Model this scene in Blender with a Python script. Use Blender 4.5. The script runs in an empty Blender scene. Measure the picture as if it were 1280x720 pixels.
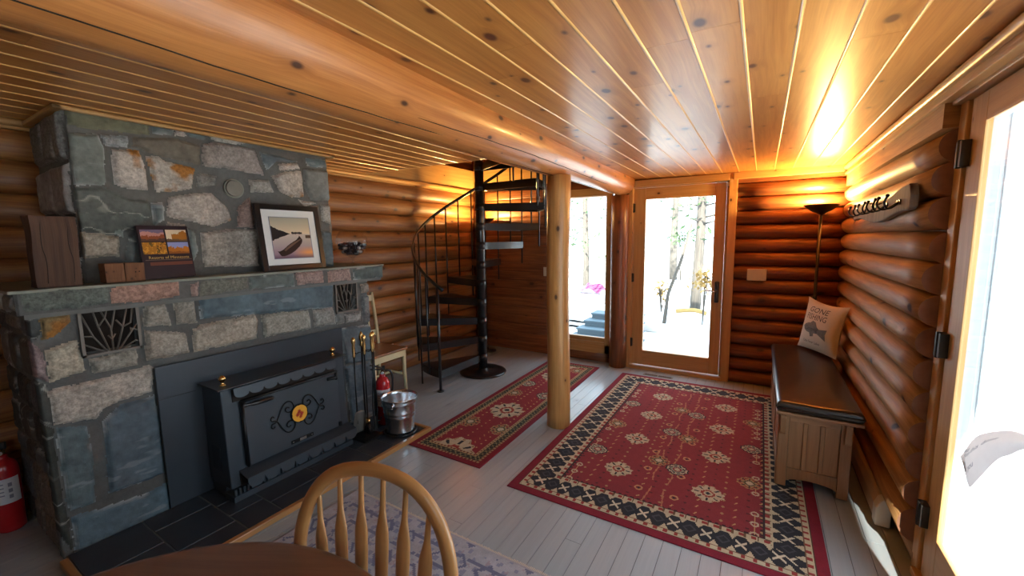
import bpy, math, random
import numpy as np
from math import sin, cos, pi, radians, sqrt, hypot
from mathutils import Vector, Matrix, Euler

random.seed(7)
RNG = np.random.default_rng(11)
scn = bpy.context.scene
COL = scn.collection

# ------------------------------------------------------------------ camera
CAM_H = 1.5
F_PX, YAW, PITCH, ROLL = 515.78, 0.5435986, -0.1173845, -0.0124493
def _basis():
    f0 = np.array([-sin(YAW)*cos(PITCH), cos(YAW)*cos(PITCH), sin(PITCH)])
    r0 = np.array([cos(YAW), sin(YAW), 0.0]); u0 = np.cross(r0, f0)
    r = r0*cos(ROLL) + u0*sin(ROLL); u = -r0*sin(ROLL) + u0*cos(ROLL)
    return r, u, f0
CR, CU, CF = _basis()
def at(x, y, z=None, X=None, Y=None):
    """point of the room that the photograph shows at pixel x, y, on a known plane"""
    d = CR*(x-640)/F_PX + CU*(360-y)/F_PX + CF
    t = (z-CAM_H)/d[2] if z is not None else (X/d[0] if X is not None else Y/d[1])
    return np.array([0, 0, CAM_H]) + t*d
cam_data = bpy.data.cameras.new('camera'); cam = bpy.data.objects.new('camera', cam_data); COL.objects.link(cam)
cam_data.sensor_width = 36; cam_data.lens = 36*F_PX/1280; cam_data.clip_start = 0.02; cam_data.clip_end = 200
m = Matrix.Identity(4)
for i in range(3):
    m[i][0], m[i][1], m[i][2] = CR[i], CU[i], -CF[i]
m[2][3] = CAM_H
cam.matrix_world = m
scn.camera = cam

def ceil_z(x): return 2.123 - 0.014*x

# ------------------------------------------------------------------ materials
def srgb(r, g, b):
    return tuple(((c/255)/12.92 if c/255 <= .04045 else ((c/255+.055)/1.055)**2.4) for c in (r, g, b))
def new_mat(name):
    mt = bpy.data.materials.new(name); mt.use_nodes = True
    nt = mt.node_tree; nt.nodes.clear()
    out = nt.nodes.new('ShaderNodeOutputMaterial'); b = nt.nodes.new('ShaderNodeBsdfPrincipled')
    nt.links.new(b.outputs[0], out.inputs[0])
    return mt, nt, b
class NT:
    def __init__(s, nt): s.nt = nt
    def n(s, typ, ins=None, **kw):
        nd = s.nt.nodes.new(typ)
        for k, v in kw.items(): setattr(nd, k, v)
        for k, v in (ins or {}).items():
            if hasattr(v, 'is_linked') or isinstance(v, bpy.types.NodeSocket): s.nt.links.new(v, nd.inputs[k])
            else: nd.inputs[k].default_value = v
        return nd
    def math(s, op, a, b=0.0, c=0.0):
        nd = s.n('ShaderNodeMath', operation=op)
        for i, v in enumerate((a, b, c)):
            if isinstance(v, bpy.types.NodeSocket): s.nt.links.new(v, nd.inputs[i])
            else: nd.inputs[i].default_value = v
        return nd.outputs[0]
    def mix(s, f, a, b, blend='MIX'):
        nd = s.n('ShaderNodeMix', data_type='RGBA', blend_type=blend)
        for i, v in ((0, f), (6, a), (7, b)):
            if isinstance(v, bpy.types.NodeSocket): s.nt.links.new(v, nd.inputs[i])
            else: nd.inputs[i].default_value = v if i == 0 else (tuple(v)+(1,))[:4]
        return nd.outputs[2]
    def ramp(s, f, p0, p1):
        nd = s.n('ShaderNodeMapRange', {0: f, 1: p0, 2: p1, 3: 0.0, 4: 1.0}, clamp=True)
        return nd.outputs[0]
def wood(name, light, dark, knot=(.06, .02, .008), rough=.4, knots=.5, grain=1.0, coat=0.0, streak=.5, var=.35, bump=.15, kscale=3.2):
    mt, nt, b = new_mat(name); N = NT(nt)
    uv = N.n('ShaderNodeUVMap').outputs[0]
    sep = N.n('ShaderNodeSeparateXYZ', {0: uv}); u, v = sep.outputs[0], sep.outputs[1]
    # knots: sparse round spots in metric uv
    kuv = N.n('ShaderNodeCombineXYZ', {0: N.math('MULTIPLY', u, .62), 1: v, 2: 0.0}).outputs[0]
    vk = N.n('ShaderNodeTexVoronoi', {'Vector': kuv, 'Scale': kscale}, voronoi_dimensions='2D')
    kd = vk.outputs['Distance']; kc = N.n('ShaderNodeSeparateColor', {0: vk.outputs['Color']})
    kr = N.math('MULTIPLY', N.math('GREATER_THAN', kc.outputs[0], 1-knots), N.math('ADD', .03, N.math('MULTIPLY', N.ramp(kc.outputs[1], 0.0, 1.0), .075)))
    kn = N.math('SUBTRACT', kr, kd)
    kmask = N.math('MULTIPLY', N.ramp(kn, -.018, .035), N.ramp(kr, 0.0, .01))
    khalo = N.math('MULTIPLY', N.math('MULTIPLY', N.ramp(N.math('SUBTRACT', N.math('MULTIPLY', kr, 2.6), kd), -.05, .14), .5), N.ramp(kr, 0.0, .01))
    # stretched grain, bent round the knots
    bend = N.math('MULTIPLY', khalo, .03)
    w = N.n('ShaderNodeTexNoise', {'Vector': uv, 'Scale': 1.1, 'Detail': 1.0}, noise_dimensions='2D').outputs[0]
    v2 = N.math('ADD', N.math('ADD', v, bend), N.math('MULTIPLY', w, .06))
    cv = N.n('ShaderNodeCombineXYZ', {0: N.math('MULTIPLY', u, 1.6), 1: N.math('MULTIPLY', v2, 38*grain), 2: 0.0}).outputs[0]
    g1 = N.n('ShaderNodeTexNoise', {'Vector': cv, 'Scale': 1.0, 'Detail': 3.0, 'Roughness': .6}, noise_dimensions='2D').outputs[0]
    cv2 = N.n('ShaderNodeCombineXYZ', {0: N.math('MULTIPLY', u, 5.0), 1: N.math('MULTIPLY', v2, 190*grain), 2: 0.0}).outputs[0]
    g2 = N.n('ShaderNodeTexNoise', {'Vector': cv2, 'Scale': 1.0, 'Detail': 2.0}, noise_dimensions='2D').outputs[0]
    lo = N.n('ShaderNodeTexNoise', {'Vector': uv, 'Scale': .55, 'Detail': 2.0}, noise_dimensions='2D').outputs[0]
    fac = N.math('ADD', N.math('MULTIPLY', N.ramp(g1, .3, .72), streak), N.math('MULTIPLY', N.ramp(g2, .3, .75), streak*.45))
    fac = N.math('ADD', fac, N.math('MULTIPLY', N.math('SUBTRACT', N.ramp(lo, .25, .75), .5), var))
    c = N.mix(N.ramp(fac, 0.0, 1.0), light, dark)
    c = N.mix(khalo, c, tuple(x*.72 for x in dark))
    c = N.mix(kmask, c, knot)
    nt.links.new(c, b.inputs['Base Color'])
    b.inputs['Roughness'].default_value = rough
    b.inputs['Coat Weight'].default_value = coat; b.inputs['Coat Roughness'].default_value = .12
    if bump:
        bp = N.n('ShaderNodeBump', {'Height': g1, 'Strength': bump, 'Distance': .004})
        nt.links.new(bp.outputs[0], b.inputs['Normal'])
    return mt
def plain(name, col, rough=.5, metal=0.0, noise=.12, nscale=25.0, bump=0.0, spec=None, coat=0.0):
    mt, nt, b = new_mat(name); N = NT(nt)
    tc = N.n('ShaderNodeTexCoord').outputs['Object']
    nz = N.n('ShaderNodeTexNoise', {'Vector': tc, 'Scale': nscale, 'Detail': 3.0}).outputs[0]
    c = N.mix(nz, tuple(x*(1-noise) for x in col), tuple(min(1, x*(1+noise)) for x in col))
    nt.links.new(c, b.inputs['Base Color'])
    b.inputs['Roughness'].default_value = rough; b.inputs['Metallic'].default_value = metal
    b.inputs['Coat Weight'].default_value = coat
    if spec is not None: b.inputs['Specular IOR Level'].default_value = spec
    if bump:
        bp = N.n('ShaderNodeBump', {'Height': nz, 'Strength': bump, 'Distance': .003}); nt.links.new(bp.outputs[0], b.inputs['Normal'])
    return mt
def painted(name, rough=.8, speck=.0, sscale=90.0, bump=.2, bscale=120.0):
    """colour from the pattern stored on the mesh, with fine procedural grain"""
    mt, nt, b = new_mat(name); N = NT(nt)
    at_ = N.n('ShaderNodeVertexColor', layer_name='pattern')
    tc = N.n('ShaderNodeTexCoord').outputs['Object']
    nz = N.n('ShaderNodeTexNoise', {'Vector': tc, 'Scale': sscale, 'Detail': 4.0, 'Roughness': .7}).outputs[0]
    vo = N.n('ShaderNodeTexNoise', {'Vector': tc, 'Scale': bscale, 'Detail': 3.0}).outputs[0]
    f = N.math('MULTIPLY', at_.outputs['Alpha'], speck)
    k = N.ramp(nz, .36, .64)
    dark = N.mix(1.0, at_.outputs['Color'], (.28, .27, .27), 'MULTIPLY')
    c = N.mix(N.math('MULTIPLY', N.math('SUBTRACT', 1.0, k), f), at_.outputs['Color'], dark)
    nt.links.new(c, b.inputs['Base Color']); b.inputs['Roughness'].default_value = rough
    b.inputs['Specular IOR Level'].default_value = .3
    if bump:
        bp = N.n('ShaderNodeBump', {'Height': vo, 'Strength': bump, 'Distance': .004}); nt.links.new(bp.outputs[0], b.inputs['Normal'])
    return mt
def glass(name, tint=(1, 1, 1), ior=1.45):
    mt = bpy.data.materials.new(name); mt.use_nodes = True; nt = mt.node_tree; nt.nodes.clear(); N = NT(nt)
    out = nt.nodes.new('ShaderNodeOutputMaterial')
    tr = N.n('ShaderNodeBsdfTransparent', {0: tint+(1,)}); gl = N.n('ShaderNodeBsdfGlossy', {'Roughness': .01})
    lw = N.n('ShaderNodeLayerWeight', {0: .5}); f0 = ((ior-1)/(ior+1))**2
    fr = N.math('ADD', N.math('MULTIPLY', N.math('POWER', lw.outputs['Facing'], 5.0), 1-f0), f0)
    mx = N.n('ShaderNodeMixShader', {0: fr, 1: tr.outputs[0], 2: gl.outputs[0]})
    nt.links.new(mx.outputs[0], out.inputs[0]); return mt
def emit(name, col, s):
    mt, nt, b = new_mat(name)
    b.inputs['Base Color'].default_value = col+(1,); b.inputs['Emission Color'].default_value = col+(1,); b.inputs['Emission Strength'].default_value = s
    return mt

M = dict(
    log_left=wood('aged_varnished_log', (.42, .185, .055), (.21, .075, .021), rough=.45, knots=.6, streak=.85, var=.8, coat=.04, bump=.35, kscale=5.0),
    log_pale=wood('pale_varnished_log', (.56, .31, .115), (.33, .155, .052), rough=.52, knots=.5, streak=.8, var=.8, coat=.0, bump=.25, kscale=4.0),
    log=wood('varnished_log', (.60, .285, .088), (.37, .140, .038), rough=.42, knots=.42, streak=.55, var=.5, coat=.08, bump=.25, kscale=4.2),
    log_red=wood('red_varnished_log', (.34, .118, .038), (.15, .044, .014), rough=.42, knots=.5, streak=.8, var=.7, coat=.05, bump=.3, kscale=4.6),
    log_end=plain('log_end_grain', (.27, .125, .07), .6, noise=.3, nscale=30),
    beam=wood('peeled_beam', (.60, .255, .075), (.38, .13, .034), rough=.33, knots=.6, streak=.7, var=.6, coat=.08, bump=.2, kscale=6),
    post=wood('peeled_post', (.66, .36, .12), (.42, .18, .05), knot=(.09, .04, .02), rough=.4, knots=.3, streak=.65, var=.4, coat=.1, bump=.25, kscale=7),
    ceil=wood('pine_ceiling', (.60, .265, .070), (.43, .155, .033), knot=(.10, .026, .014), rough=.36, knots=.80, streak=.72, var=.95, coat=.06, bump=.03, kscale=5.2),
    bead=wood('pale_pine_bead', (.78, .46, .16), (.66, .34, .10), rough=.35, knots=0, coat=.2, bump=0),
    trim=wood('pine_trim', (.62, .36, .13), (.44, .21, .06), rough=.38, knots=.05, streak=.5, var=.25, bump=.05, kscale=8),
    oak=wood('golden_oak', (.50, .25, .088), (.33, .15, .047), rough=.3, knots=0, streak=.55, var=.2, coat=.3, bump=.04, grain=1.4),
    table=wood('brown_table', (.20, .105, .066), (.125, .06, .04), rough=.28, knots=0, streak=.6, var=.2, coat=.3, bump=.03),
    bench=wood('mission_oak', (.38, .20, .09), (.22, .105, .045), rough=.42, knots=0, streak=.55, var=.25, bump=.06),
    oldwood=wood('weathered_block', (.13, .066, .04), (.06, .03, .02), rough=.85, knots=.3, streak=.7, var=.6, bump=.6, kscale=6),
    orangewood=wood('orange_block', (.24, .10, .042), (.12, .05, .022), rough=.8, knots=.35, streak=.6, var=.6, bump=.5, kscale=9),
    seatwood=wood('brown_seat', (.36, .17, .07), (.24, .10, .04), rough=.3, knots=0, streak=.6, coat=.2, bump=.03),
    trunk=wood('bark', (.13, .115, .095), (.06, .052, .045), rough=.9, knots=.2, streak=.8, bump=.6),
    floor=wood('grey_painted_boards', (.40, .45, .475), (.345, .39, .415), knot=(.28, .31, .33), rough=.22, knots=.08, streak=.5, var=.35, bump=.06, coat=.1),
    floorgap=plain('floor_gap', (.10, .10, .10), .8),
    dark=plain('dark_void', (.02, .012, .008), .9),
    stone=painted('field_stone', .85, .75, 70, .55, 90),
    slab=plain('mantel_slab', (.27, .28, .23), .75, noise=.2, nscale=15, bump=.2),
    mortar=plain('mortar', (.16, .16, .15), .95, noise=.2, bump=.3),
    steel=plain('blue_black_steel', (.045, .055, .068), .42, .35, noise=.12, nscale=6),
    steel2=plain('stove_black_steel', (.060, .075, .09), .38, .3, noise=.15, nscale=8),
    black=plain('black_iron', (.012, .012, .012), .38, .4, noise=.2),
    blackpaint=plain('black_enamel', (.012, .012, .013), .28, .0, noise=.1, coat=.3),
    brass=plain('brass', (.80, .52, .20), .2, 1.0, noise=.05),
    galv=plain('galvanised_steel', (.72, .76, .80), .26, 1.0, noise=.14, nscale=18),
    slate=plain('slate_tile', (.035, .042, .052), .32, noise=.35, nscale=9, bump=.25),
    grout=plain('grout', (.16, .17, .17), .9),
    red=plain('extinguisher_red', (.52, .012, .018), .25, coat=.4, noise=.05),
    white=plain('white_enamel', (.78, .76, .70), .4, noise=.04),
    ivory=plain('ivory_plate', (.72, .66, .50), .4, noise=.04),
    label=plain('label_paper', (.70, .70, .72), .6, noise=.05),
    ink=plain('black_ink', (.02, .02, .022), .6),
    greyink=plain('grey_ink', (.24, .24, .30), .7),
    cream=plain('cream_paint', (.72, .62, .36), .4, noise=.06),
    leather=plain('black_leather', (.022, .018, .015), .30, noise=.3, nscale=40, bump=.12, coat=.15),
    linen=plain('linen', (.62, .56, .46), .95, noise=.1, nscale=160, bump=.25),
    fishgrey=plain('fish_print', (.16, .16, .15), .95, noise=.4, nscale=60),
    drift=wood('driftwood', (.34, .28, .22), (.20, .155, .12), rough=.8, knots=.1, streak=.6, bump=.3),
    heater=plain('heater_enamel', (.58, .44, .30), .45, noise=.05),
    paper=plain('note_paper', (.66, .60, .56), .8, noise=.05),
    notepaper=None,
    yellow=plain('ochre_enamel', (.80, .40, .04), .35, noise=.08),
    crimson=plain('crimson_enamel', (.45, .03, .02), .4),
    chrome=plain('bright_metal', (.7, .7, .7), .2, 1.0),
    ventmetal=plain('worn_bronze', (.17, .145, .12), .55, .3),
    bronze=plain('dark_bronze', (.05, .045, .04), .4, .6),
    rug=painted('woven_rug', .95, .35, 220, .5, 300),
    print=painted('printed_paper', .35, 0, 50, 0),
    mat_board=plain('mat_board', (.78, .77, .74), .8, noise=.03),
    glass=glass('window_glass', (.97, .985, .98)),
    clear=glass('clear_glass', (.93, .93, .92), 1.5),
    whitealu=plain('pale_painted_jamb', (.50, .55, .58), .5, noise=.06),
    pebble=plain('dark_pebble', (.045, .035, .045), .18, noise=.5, nscale=30, coat=.4),
    palepebble=plain('pale_pebble', (.45, .42, .42), .3, noise=.2, nscale=30, coat=.3),
    ground=plain('pale_ground', (.80, .80, .78), .95, noise=.12, nscale=1.5),
    leaf=plain('leaf_green', (.055, .105, .04), .7, noise=.5, nscale=5),
    rock=plain('pale_rock', (.62, .60, .58), .9, noise=.25, nscale=6),
    bluedeck=plain('blue_grey_deck', (.10, .155, .19), .7, noise=.1),
    tan=plain('tan_bark', (.42, .28, .10), .9, noise=.2),
    bulb=emit('warm_bulb', (1.0, .62, .25), 30.0),
)

def translucent(name, col):
    mt = bpy.data.materials.new(name); mt.use_nodes = True; nt = mt.node_tree; nt.nodes.clear(); N = NT(nt); out = nt.nodes.new('ShaderNodeOutputMaterial')
    tc = N.n('ShaderNodeTexCoord').outputs['Object']; nz = N.n('ShaderNodeTexNoise', {'Vector': tc, 'Scale': 30.0}).outputs[0]
    c = N.mix(nz, tuple(x*.93 for x in col), col)
    mx = N.n('ShaderNodeMixShader', {0: .22, 1: N.n('ShaderNodeBsdfDiffuse', {0: c}).outputs[0], 2: N.n('ShaderNodeBsdfTranslucent', {0: c}).outputs[0]})
    nt.links.new(mx.outputs[0], out.inputs[0]); return mt
M['notepaper'] = translucent('note_paper_thin', (.66, .60, .60))
# ------------------------------------------------------------------ mesh building
class MB:
    def __init__(s): s.v, s.f, s.uv, s.mi, s.sm = [], [], [], [], []
    def add(s, verts, faces, uvs, mi=0, smooth=False):
        o = len(s.v); s.v += [tuple(map(float, p)) for p in verts]
        for fc, uv in zip(faces, uvs):
            s.f.append([i+o for i in fc]); s.uv.append(uv); s.mi.append(mi); s.sm.append(smooth)
        return s
    def box(s, lo, hi, mi=0, rot=None, piv=None, taper=None):
        (x0, y0, z0), (x1, y1, z1) = lo, hi
        P = [Vector(p) for p in ((x0,y0,z0),(x1,y0,z0),(x1,y1,z0),(x0,y1,z0),(x0,y0,z1),(x1,y0,z1),(x1,y1,z1),(x0,y1,z1))]
        d = [x1-x0, y1-y0, z1-z0]; L = d.index(max(d)); ou, ov = random.uniform(0, 90), random.uniform(0, 90)
        Fs = [(0,3,2,1),(4,5,6,7),(0,1,5,4),(2,3,7,6),(1,2,6,5),(3,0,4,7)]; nx = [2,2,1,1,0,0]; U = []
        for fc, n in zip(Fs, nx):
            ax = [a for a in range(3) if a != n]
            if L in ax: au = L; av = [a for a in ax if a != L][0]
            else: au, av = ax
            U.append([(P[i][au]+ou, P[i][av]+ov+n*.37) for i in fc])
        if rot is not None:
            R = rot if isinstance(rot, Matrix) else Euler(rot).to_matrix(); c = Vector(piv) if piv is not None else sum(P, Vector())/8
            P = [R @ (p-c) + c for p in P]
        return s.add(P, Fs, U, mi)
    def prism(s, poly, ext, mi=0, fn=None):
        """poly: 2-D outline, ext: (a, b); fn maps (u, v, w) to 3-D"""
        fn = fn or (lambda u, v, w: (u, v, w)); n = len(poly)
        P = [fn(u, v, ext[0]) for u, v in poly] + [fn(u, v, ext[1]) for u, v in poly]
        o = (random.uniform(0, 90), random.uniform(0, 90))
        Fs = [list(range(n))[::-1], list(range(n, 2*n))]; U = [[(poly[i][1]+o[0], poly[i][0]+o[1]) for i in range(n)][::-1], [(poly[i][1]+o[0], poly[i][0]+o[1]) for i in range(n)]]
        for i in range(n):
            j = (i+1) % n; Fs.append([i, j, n+j, n+i])
            U.append([(poly[i][1]+o[0], o[1]), (poly[j][1]+o[0], o[1]), (poly[j][1]+o[0], o[1]+ext[1]-ext[0]), (poly[i][1]+o[0], o[1]+ext[1]-ext[0])])
        return s.add(P, Fs, U, mi)
    def tube(s, pts, r, n=10, mi=0, cap=True, ry=None, up=None, mcap=None, closed=False):
        """swept round (or r x ry elliptic) bar; r may be a list"""
        pts = [Vector(p) for p in pts]; k = len(pts); R = r if isinstance(r, (list, tuple)) else [r]*k
        RY = ry if isinstance(ry, (list, tuple)) else ([ry]*k if ry else R)
        T = []
        for i in range(k):
            if closed: t = pts[(i+1) % k]-pts[i-1]
            else: t = pts[min(i+1, k-1)]-pts[max(i-1, 0)]
            T.append(t.normalized() if t.length > 1e-9 else Vector((0, 0, 1)))
        ref = Vector(up) if up is not None else (Vector((0, 0, 1)) if abs(T[0].z) < .9 else Vector((1, 0, 0)))
        N0 = (ref - T[0]*ref.dot(T[0])).normalized(); V, acc = [], 0.0; A = []
        ou, ov = random.uniform(0, 90), random.uniform(0, 90)
        for i in range(k):
            if up is not None: q = Vector(up); N0 = (q - T[i]*q.dot(T[i])).normalized()
            else: N0 = (N0 - T[i]*N0.dot(T[i])).normalized()
            B = T[i].cross(N0)
            if i: acc += (pts[i]-pts[i-1]).length
            A.append(acc)
            for j in range(n):
                a = 2*pi*j/n; V.append(pts[i] + N0*(R[i]*cos(a)) + B*(RY[i]*sin(a)))
        Fs, U = [], []; rr = max(R)
        for i in range(k if closed else k-1):
            i2 = (i+1) % k
            for j in range(n):
                j2 = (j+1) % n; Fs.append([i*n+j, i*n+j2, i2*n+j2, i2*n+j])
                a0, a1 = A[i], A[i2] if i2 else acc+.1
                U.append([(a0+ou, 2*pi*rr*j/n+ov), (a0+ou, 2*pi*rr*(j+1)/n+ov), (a1+ou, 2*pi*rr*(j+1)/n+ov), (a1+ou, 2*pi*rr*j/n+ov)])
        s.add(V, Fs, U, mi, True)
        if cap and not closed:
            o = len(s.v)-len(V)
            for fc in (list(range(n))[::-1], list(range((k-1)*n, k*n))):
                s.f.append([i+o for i in fc]); s.uv.append([(cos(2*pi*(i % n)/n)*rr+ou, sin(2*pi*(i % n)/n)*rr+ov) for i in fc]); s.mi.append(mi if mcap is None else mcap); s.sm.append(False)
        return s
    def lathe(s, prof, c=(0, 0, 0), n=24, mi=0, smooth=True, closed=False):
        V, Fs, U = [], [], []; k = len(prof); ou = random.uniform(0, 90)
        for r, z in prof:
            for j in range(n): V.append((c[0]+r*cos(2*pi*j/n), c[1]+r*sin(2*pi*j/n), c[2]+z))
        for i in range(k-1+(1 if closed else 0)):
            i2 = (i+1) % k
            for j in range(n):
                j2 = (j+1) % n; Fs.append([i*n+j, i*n+j2, i2*n+j2, i2*n+j]); rr = max(.01, prof[i][0])
                U.append([(prof[i][1]+ou, rr*6.28*j/n), (prof[i][1]+ou, rr*6.28*(j+1)/n), (prof[i2][1]+ou, rr*6.28*(j+1)/n), (prof[i2][1]+ou, rr*6.28*j/n)])
        s.add(V, Fs, U, mi, smooth)
        if not closed:
            o = len(s.v)-len(V)
            for (r, z), fc in ((prof[0], list(range(n))[::-1]), (prof[-1], list(range((k-1)*n, k*n)))):
                if r > 1e-4: s.f.append([i+o for i in fc]); s.uv.append([(V[i][0]+ou, V[i][1]) for i in fc]); s.mi.append(mi); s.sm.append(False)
        return s
    def ball(s, c, r, n=12, mi=0, rot=None):
        r = r if isinstance(r, (tuple, list)) else (r, r, r); V, Fs = [], []; k = max(4, n//2+1)
        R = Euler(rot).to_matrix() if rot else Matrix.Identity(3)
        for i in range(k+1):
            t = pi*i/k
            for j in range(n):
                a = 2*pi*j/n; V.append(R @ Vector((r[0]*sin(t)*cos(a), r[1]*sin(t)*sin(a), r[2]*cos(t))) + Vector(c))
        for i in range(k):
            for j in range(n): Fs.append([i*n+j, (i+1)*n+j, (i+1)*n+(j+1) % n, i*n+(j+1) % n])
        return s.add(V, Fs, [[(V[i].x, V[i].z) for i in f] for f in Fs], mi, True)
    def grid(s, nu, nv, fn, mi=0, smooth=True, skip=None):
        V = [fn(i/nu, j/nv) for j in range(nv+1) for i in range(nu+1)]; Fs = []
        for j in range(nv):
            for i in range(nu):
                if skip and skip((i+.5)/nu, (j+.5)/nv): continue
                a = j*(nu+1)+i; Fs.append([a, a+1, a+nu+2, a+nu+1])
        return s.add(V, Fs, [[((i % (nu+1))/nu, (i//(nu+1))/nv) for i in f] for f in Fs], mi, smooth)

def obj(name, mb, mats, parent=None, world=False, bevel=0.0, seg=2, sub=0, smooth_angle=None):
    me = bpy.data.meshes.new(name)
    off = Vector(parent.location) if (parent is not None and world) else Vector((0, 0, 0))
    if parent is not None and world and parent.parent is not None: off += Vector(parent.parent.location)
    me.from_pydata([tuple(Vector(p)-off) for p in mb.v], [], mb.f); me.update()
    ul = me.uv_layers.new(name='UVMap'); flat = [c for uv in mb.uv for t in uv for c in t]; ul.data.foreach_set('uv', flat)
    me.polygons.foreach_set('material_index', mb.mi); me.polygons.foreach_set('use_smooth', mb.sm)
    for mt in (mats if isinstance(mats, (list, tuple)) else [mats]): me.materials.append(mt)
    o = bpy.data.objects.new(name, me); COL.objects.link(o)
    if parent is not None: o.parent = parent
    if bevel:
        bv = o.modifiers.new('bevel', 'BEVEL'); bv.width = bevel; bv.segments = seg; bv.limit_method = 'ANGLE'; bv.angle_limit = radians(40)
    if sub:
        sb = o.modifiers.new('sub', 'SUBSURF'); sb.levels = sub; sb.render_levels = sub
    return o
def tag(o, label, cat, group=None, kind=None):
    if label: o['label'] = label
    if cat: o['category'] = cat
    if group: o['group'] = group
    if kind: o['kind'] = kind
    return o
def thing(name, label, cat, loc=(0, 0, 0), rz=0.0, group=None):
    o = bpy.data.objects.new(name, None); COL.objects.link(o); o.empty_display_size = .1
    o.location = loc; o.rotation_euler = (0, 0, rz); return tag(o, label, cat, group)
def struct(name, mb, mats, label, cat, parent=None, **kw):
    o = obj(name, mb, mats, parent, **kw)
    if parent is None: tag(o, label, cat, kind='structure')
    return o
def smooth_path(pts, k=6, closed=False):
    P = [Vector(p) for p in pts]; out = []; n = len(P)
    for i in range(n if closed else n-1):
        if closed: a, b, c, d = P[i-1], P[i], P[(i+1) % n], P[(i+2) % n]
        else: a, b, c, d = P[max(i-1, 0)], P[i], P[i+1], P[min(i+2, n-1)]
        for j in range(k):
            t = j/k; out.append(.5*((2*b)+(c-a)*t+(2*a-5*b+4*c-d)*t*t+(3*b-a-3*c+d)*t**3))
    if not closed: out.append(P[-1])
    return out
def text_geo(txt, size, align='CENTER'):
    cu = bpy.data.curves.new('lettering', 'FONT'); cu.body = txt; cu.size = size; cu.align_x = align; cu.resolution_u = 2
    o = bpy.data.objects.new('lettering', cu); COL.objects.link(o)
    dg = bpy.context.evaluated_depsgraph_get(); me = o.evaluated_get(dg).to_mesh()
    V = [tuple(v.co) for v in me.vertices]; Fc = [list(p.vertices) for p in me.polygons]
    o.evaluated_get(dg).to_mesh_clear(); bpy.data.objects.remove(o); bpy.data.curves.remove(cu)
    return V, Fc
def add_text(mb, txt, size, fn, align='CENTER', mi=0, sx=1.0, shear=0.0):
    V, Fc = text_geo(txt, size, align)
    mb.add([fn(v[0]*sx+v[1]*shear, v[1]) for v in V], Fc, [[(0, 0)]*len(f) for f in Fc], mi); return mb
def paint_obj(name, nu, nv, posf, colf, mat, parent=None, world=False, thick=None):
    """a sheet of nu x nv cells; posf(U,V)->xyz arrays, colf(U,V)->rgba arrays of cell colours"""
    u = np.linspace(0, 1, nu+1); v = np.linspace(0, 1, nv+1); U, V = np.meshgrid(u, v)
    P = np.stack(posf(U, V), -1).reshape(-1, 3)
    if parent is not None and world: P = P - np.array(parent.location)
    i = np.arange(nu); j = np.arange(nv); I, J = np.meshgrid(i, j); a = (J*(nu+1)+I).reshape(-1)
    F = np.stack([a, a+1, a+nu+2, a+nu+1], -1)
    me = bpy.data.meshes.new(name); me.vertices.add(len(P)); me.vertices.foreach_set('co', P.astype(np.float32).ravel())
    me.loops.add(F.size); me.loops.foreach_set('vertex_index', F.astype(np.int32).ravel())
    me.polygons.add(len(F)); me.polygons.foreach_set('loop_start', (np.arange(len(F))*4).astype(np.int32))
    me.update(calc_edges=True); me.validate()
    uc = (u[:-1]+u[1:])/2; vc = (v[:-1]+v[1:])/2; UC, VC = np.meshgrid(uc, vc)
    C = colf(UC, VC).reshape(-1, 4)
    ca = me.color_attributes.new('pattern', 'FLOAT_COLOR', 'CORNER'); ca.data.foreach_set('color', np.repeat(C, 4, 0).astype(np.float32).ravel())
    me.polygons.foreach_set('use_smooth', [True]*len(F)); me.materials.append(mat)
    o = bpy.data.objects.new(name, me); COL.objects.link(o)
    if parent is not None: o.parent = parent
    if thick:
        so = o.modifiers.new('thickness', 'SOLIDIFY'); so.thickness = thick; so.offset = -1
    return o
def vnoise(x, y, seed=0):
    """smooth value noise in numpy, about -1..1"""
    xi = np.floor(x).astype(int); yi = np.floor(y).astype(int); fx = x-xi; fy = y-yi; fx = fx*fx*(3-2*fx); fy = fy*fy*(3-2*fy)
    def h(a, b):
        n = (a*374761393 + b*668265263 + seed*144665) & 0x7fffffff; n = ((n ^ (n >> 13))*1274126177) & 0x7fffffff
        return ((n ^ (n >> 16)) & 0xffff)/32767.5-1
    return (h(xi, yi)*(1-fx)+h(xi+1, yi)*fx)*(1-fy)+(h(xi, yi+1)*(1-fx)+h(xi+1, yi+1)*fx)*fy
def fbm(x, y, seed=0, o=4):
    t = 0; a = 1
    for k in range(o): t = t+a*vnoise(x*2**k, y*2**k, seed+k*17); a *= .55
    return t/1.9

# ================================================================== SETTING
XL, XR, YB, YF = -3.48, .62, 4.70, -2.6     # inner log faces
# floor boards
mb = MB(); bw = .086; x = -3.7
mb.box((-3.8, YF-.3, -.12), (1.0, 5.0, -.004), 1)
while x < .95:
    y = YF-.3 - random.uniform(0, 2)
    while y < 5.0:
        y2 = y + random.uniform(1.6, 3.2); a, b = max(y, YF-.3), min(y2, 5.0)
        if b > a: mb.box((x+.0012, a+.001, -.004), (x+bw-.0012, b-.001, 0), 0)
        y = y2
    x += bw
struct('floor', mb, [M['floor'], M['floorgap']], 'grey painted wooden board floor of the cabin', 'floor')

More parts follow.
